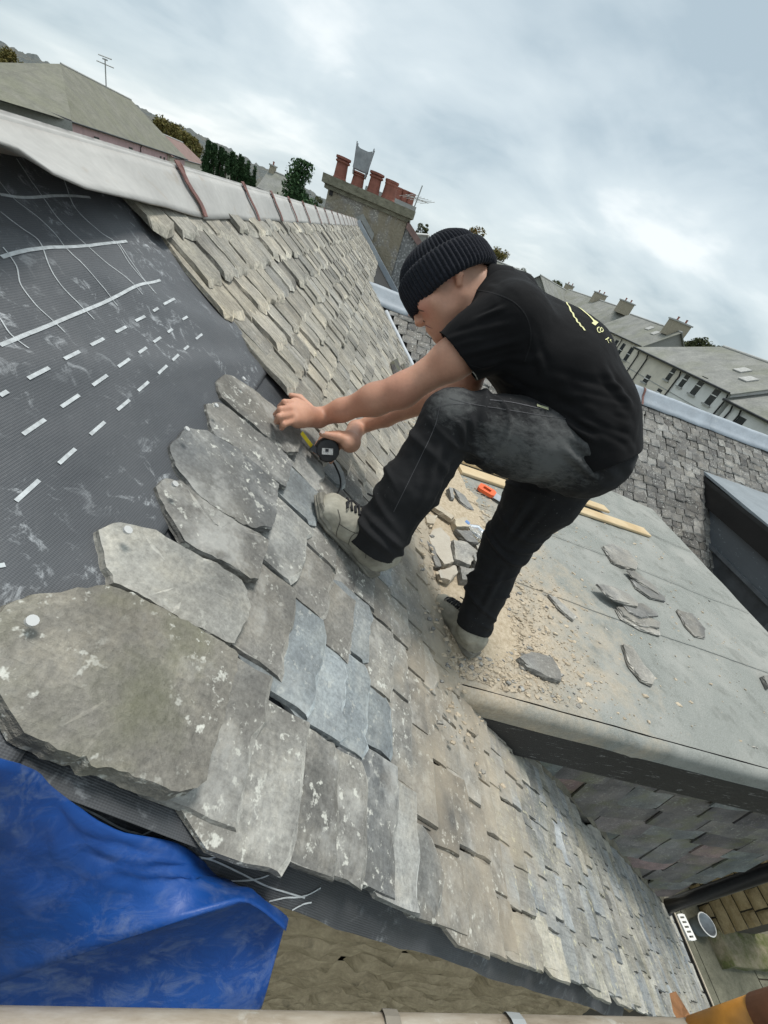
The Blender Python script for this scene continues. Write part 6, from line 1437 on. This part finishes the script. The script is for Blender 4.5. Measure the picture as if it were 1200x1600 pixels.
for u0, cc in ((606, (.30, .27, .22)), (797, (.34, .36, .36))):
    r = ray(u0, 1583); x = float(r[0]*(.62/-r[2])*-1*-1) if False else float((r*(-.62/r[2]))[0]); V = []; 
    for i in range(9):
        w = math.radians(150-22*i); 
        for q in (-.008, .008): V.append(np.array([x+q*(1 if i < 7 else .6), (A0+off)[1]+.004+math.cos(w)*.0262+.012*(x/.6)*.5, -.622+math.sin(w)*.0262]))
    put('tape_wrap', V, [(2*i, 2*i+1, 2*i+3, 2*i+2) for i in range(8)], simple('tape_scrap', cc, .7, bump=0), sc_)
og = empty('scaffold_tube', tuple(P3(1085, 1610, .44)), 'orange brown painted tube end with rusty collar at the bottom right corner', 'scaffold tube')
oa = P3(1090, 1618, .475); ob = P3(1196, 1592, .44); oc = P3(1290, 1568, .40); rr_ = .0185
mb = MB(); mb.tube([oa, ob], [rr_*.82, rr_], 26); mb.build('tube', simple('orange_paint', (.50, .22, .03), .5, var=.4, scale=14, bump=.15), og, True)
mb = MB(); mb.tube([ob, oc], rr_*1.05, 26); mb.build('collar', simple('rust_brown', (.22, .09, .045), .7, var=.3, scale=30), og, True)
wd_ = empty('scaffold_coupler', tuple(P3(1060, 1575, .5)), 'rusty bent steel wedge of a scaffold coupler beside the orange tube', 'coupler')
mb = MB(); w0 = [P3(*q) for q in [(1046, 1552, .52), (1056, 1549, .53), (1062, 1560, .53), (1076, 1582, .5), (1068, 1588, .49), (1052, 1582, .49)]]; mb.prism(w0, -IFW*.02); mb.build('wedge', simple('rust_orange', (.26, .12, .045), .7, var=.4, scale=40), wd_)
# tarpaulin
t = NT('blue_tarpaulin', .5, spec=.4); p = t.pos()
c = t.ramp(t.noise(p, 7, 4, .6), [(.3, (.007, .046, .215)), (.7, (.013, .085, .34))])
dm = t.math('MULTIPLY', t.ramp(t.noise(t.map(p, (1, 2, 1)), 26, 6, .72, .8), [(.48, 0.0), (.72, 1.0)]), t.ramp(t.noise(p, 5, 3), [(.34, 0.0), (.56, 1.0)]))
c = t.mix(t.math('MULTIPLY', dm, .6), c, (.22, .27, .38)); t.color(c); t.rough(t.ramp(dm, [(0, .45), (1, .85)])); t.normal(t.bump(t.noise(p, 30, 4, .6, .5), .3, .006)); M['tarp'] = t.m
top_px = [(-90, 1168, .27), (0, 1184, .295), (55, 1204, .33), (105, 1248, .365), (180, 1294, .40), (275, 1318, .445), (330, 1358, .50), (375, 1396, .525), (420, 1430, .54), (446, 1452, .55)]
fold_px = [(-90, 1562, .455), (0, 1534, .455), (60, 1512, .46), (130, 1487, .465), (200, 1463, .475), (270, 1440, .485), (330, 1420, .50), (375, 1408, .52), (405, 1420, .545), (446, 1453, .573)]
bot_px = [(-90, 1640, .52), (0, 1640, .52), (60, 1640, .525), (130, 1640, .53), (200, 1640, .54), (270, 1640, .55), (330, 1635, .555), (365, 1620, .56), (392, 1600, .57), (408, 1572, .58)]
tA, tB, tC = (smooth_poly(q, 6) for q in ([(u, v, d*k_) for u, v, d in L_] for L_, k_ in ((top_px, 1), (fold_px, .87), (bot_px, .95)))); V = []; Fc = []; nr = 0; W_ = len(tA); rows_ = 0
for (a, b, n_, wob) in ((tA, tB, 22, .0045), (tB, tC, 12, .0015)):
    for j in range(n_ + (1 if a is tB else 0)):
        f = j/n_
        for i in range(W_):
            q = tuple(a[i][k]+(b[i][k]-a[i][k])*f for k in range(3)); p_ = P3(*q); g = fbm(i*.22, j*.35+(9 if a is tB else 0), 2.2, 4)
            bl = wob*g*math.sin(math.pi*min(1, f+.08))
            if a is tA: bl -= .012*math.sin(math.pi*f**1.6)       # sag behind the rolled fold
            else: bl -= .034*math.sin(math.pi*min(1, f*1.3)) # tucked under it
            V.append(p_-IFW*bl)
        rows_ += 1
Fc = [(j*W_+i, j*W_+i+1, (j+1)*W_+i+1, (j+1)*W_+i) for j in range(rows_-1) for i in range(W_-1)]
tarp = put('tarpaulin', V, Fc, M['tarp'], None, True); tag(tarp, 'crumpled blue tarpaulin folded over below the verge at lower left', 'tarpaulin'); md = tarp.modifiers.new('t', 'SOLIDIFY'); md.thickness = .0015
# frayed strings of the underlay mesh lying over the apron
def zt_(L): return [(x/2.4, 1150+y/2.4) for x, y in L]
me = apr.data; bva = BVHTree.FromPolygons([v.co.copy() for v in me.vertices], [tuple(p.vertices) for p in me.polygons])
STR = [[(260, 240), (330, 195), (395, 158)], [(270, 245), (360, 290), (450, 340), (530, 368)], [(530, 368), (600, 335), (662, 285)], [(700, 440), (780, 455), (840, 430), (885, 383)], [(700, 445), (790, 460), (900, 510), (1000, 560), (1140, 605)], [(830, 540), (950, 535), (1030, 505), (1085, 455)], [(960, 630), (1060, 605), (1130, 600), (1200, 568)], [(870, 430), (920, 425), (965, 415)], [(1085, 655), (1130, 630), (1165, 622)], [(0, 45), (60, 5)]]
for L in STR: on_cloth(bva, zt_(L), .0019, 'printed_cord', M['print'], apr, .002)
print('BUILD', round(time.time()-T0, 1), 's', len(bpy.data.objects), 'objects', sum(len(m.polygons) for m in bpy.data.meshes), 'faces')
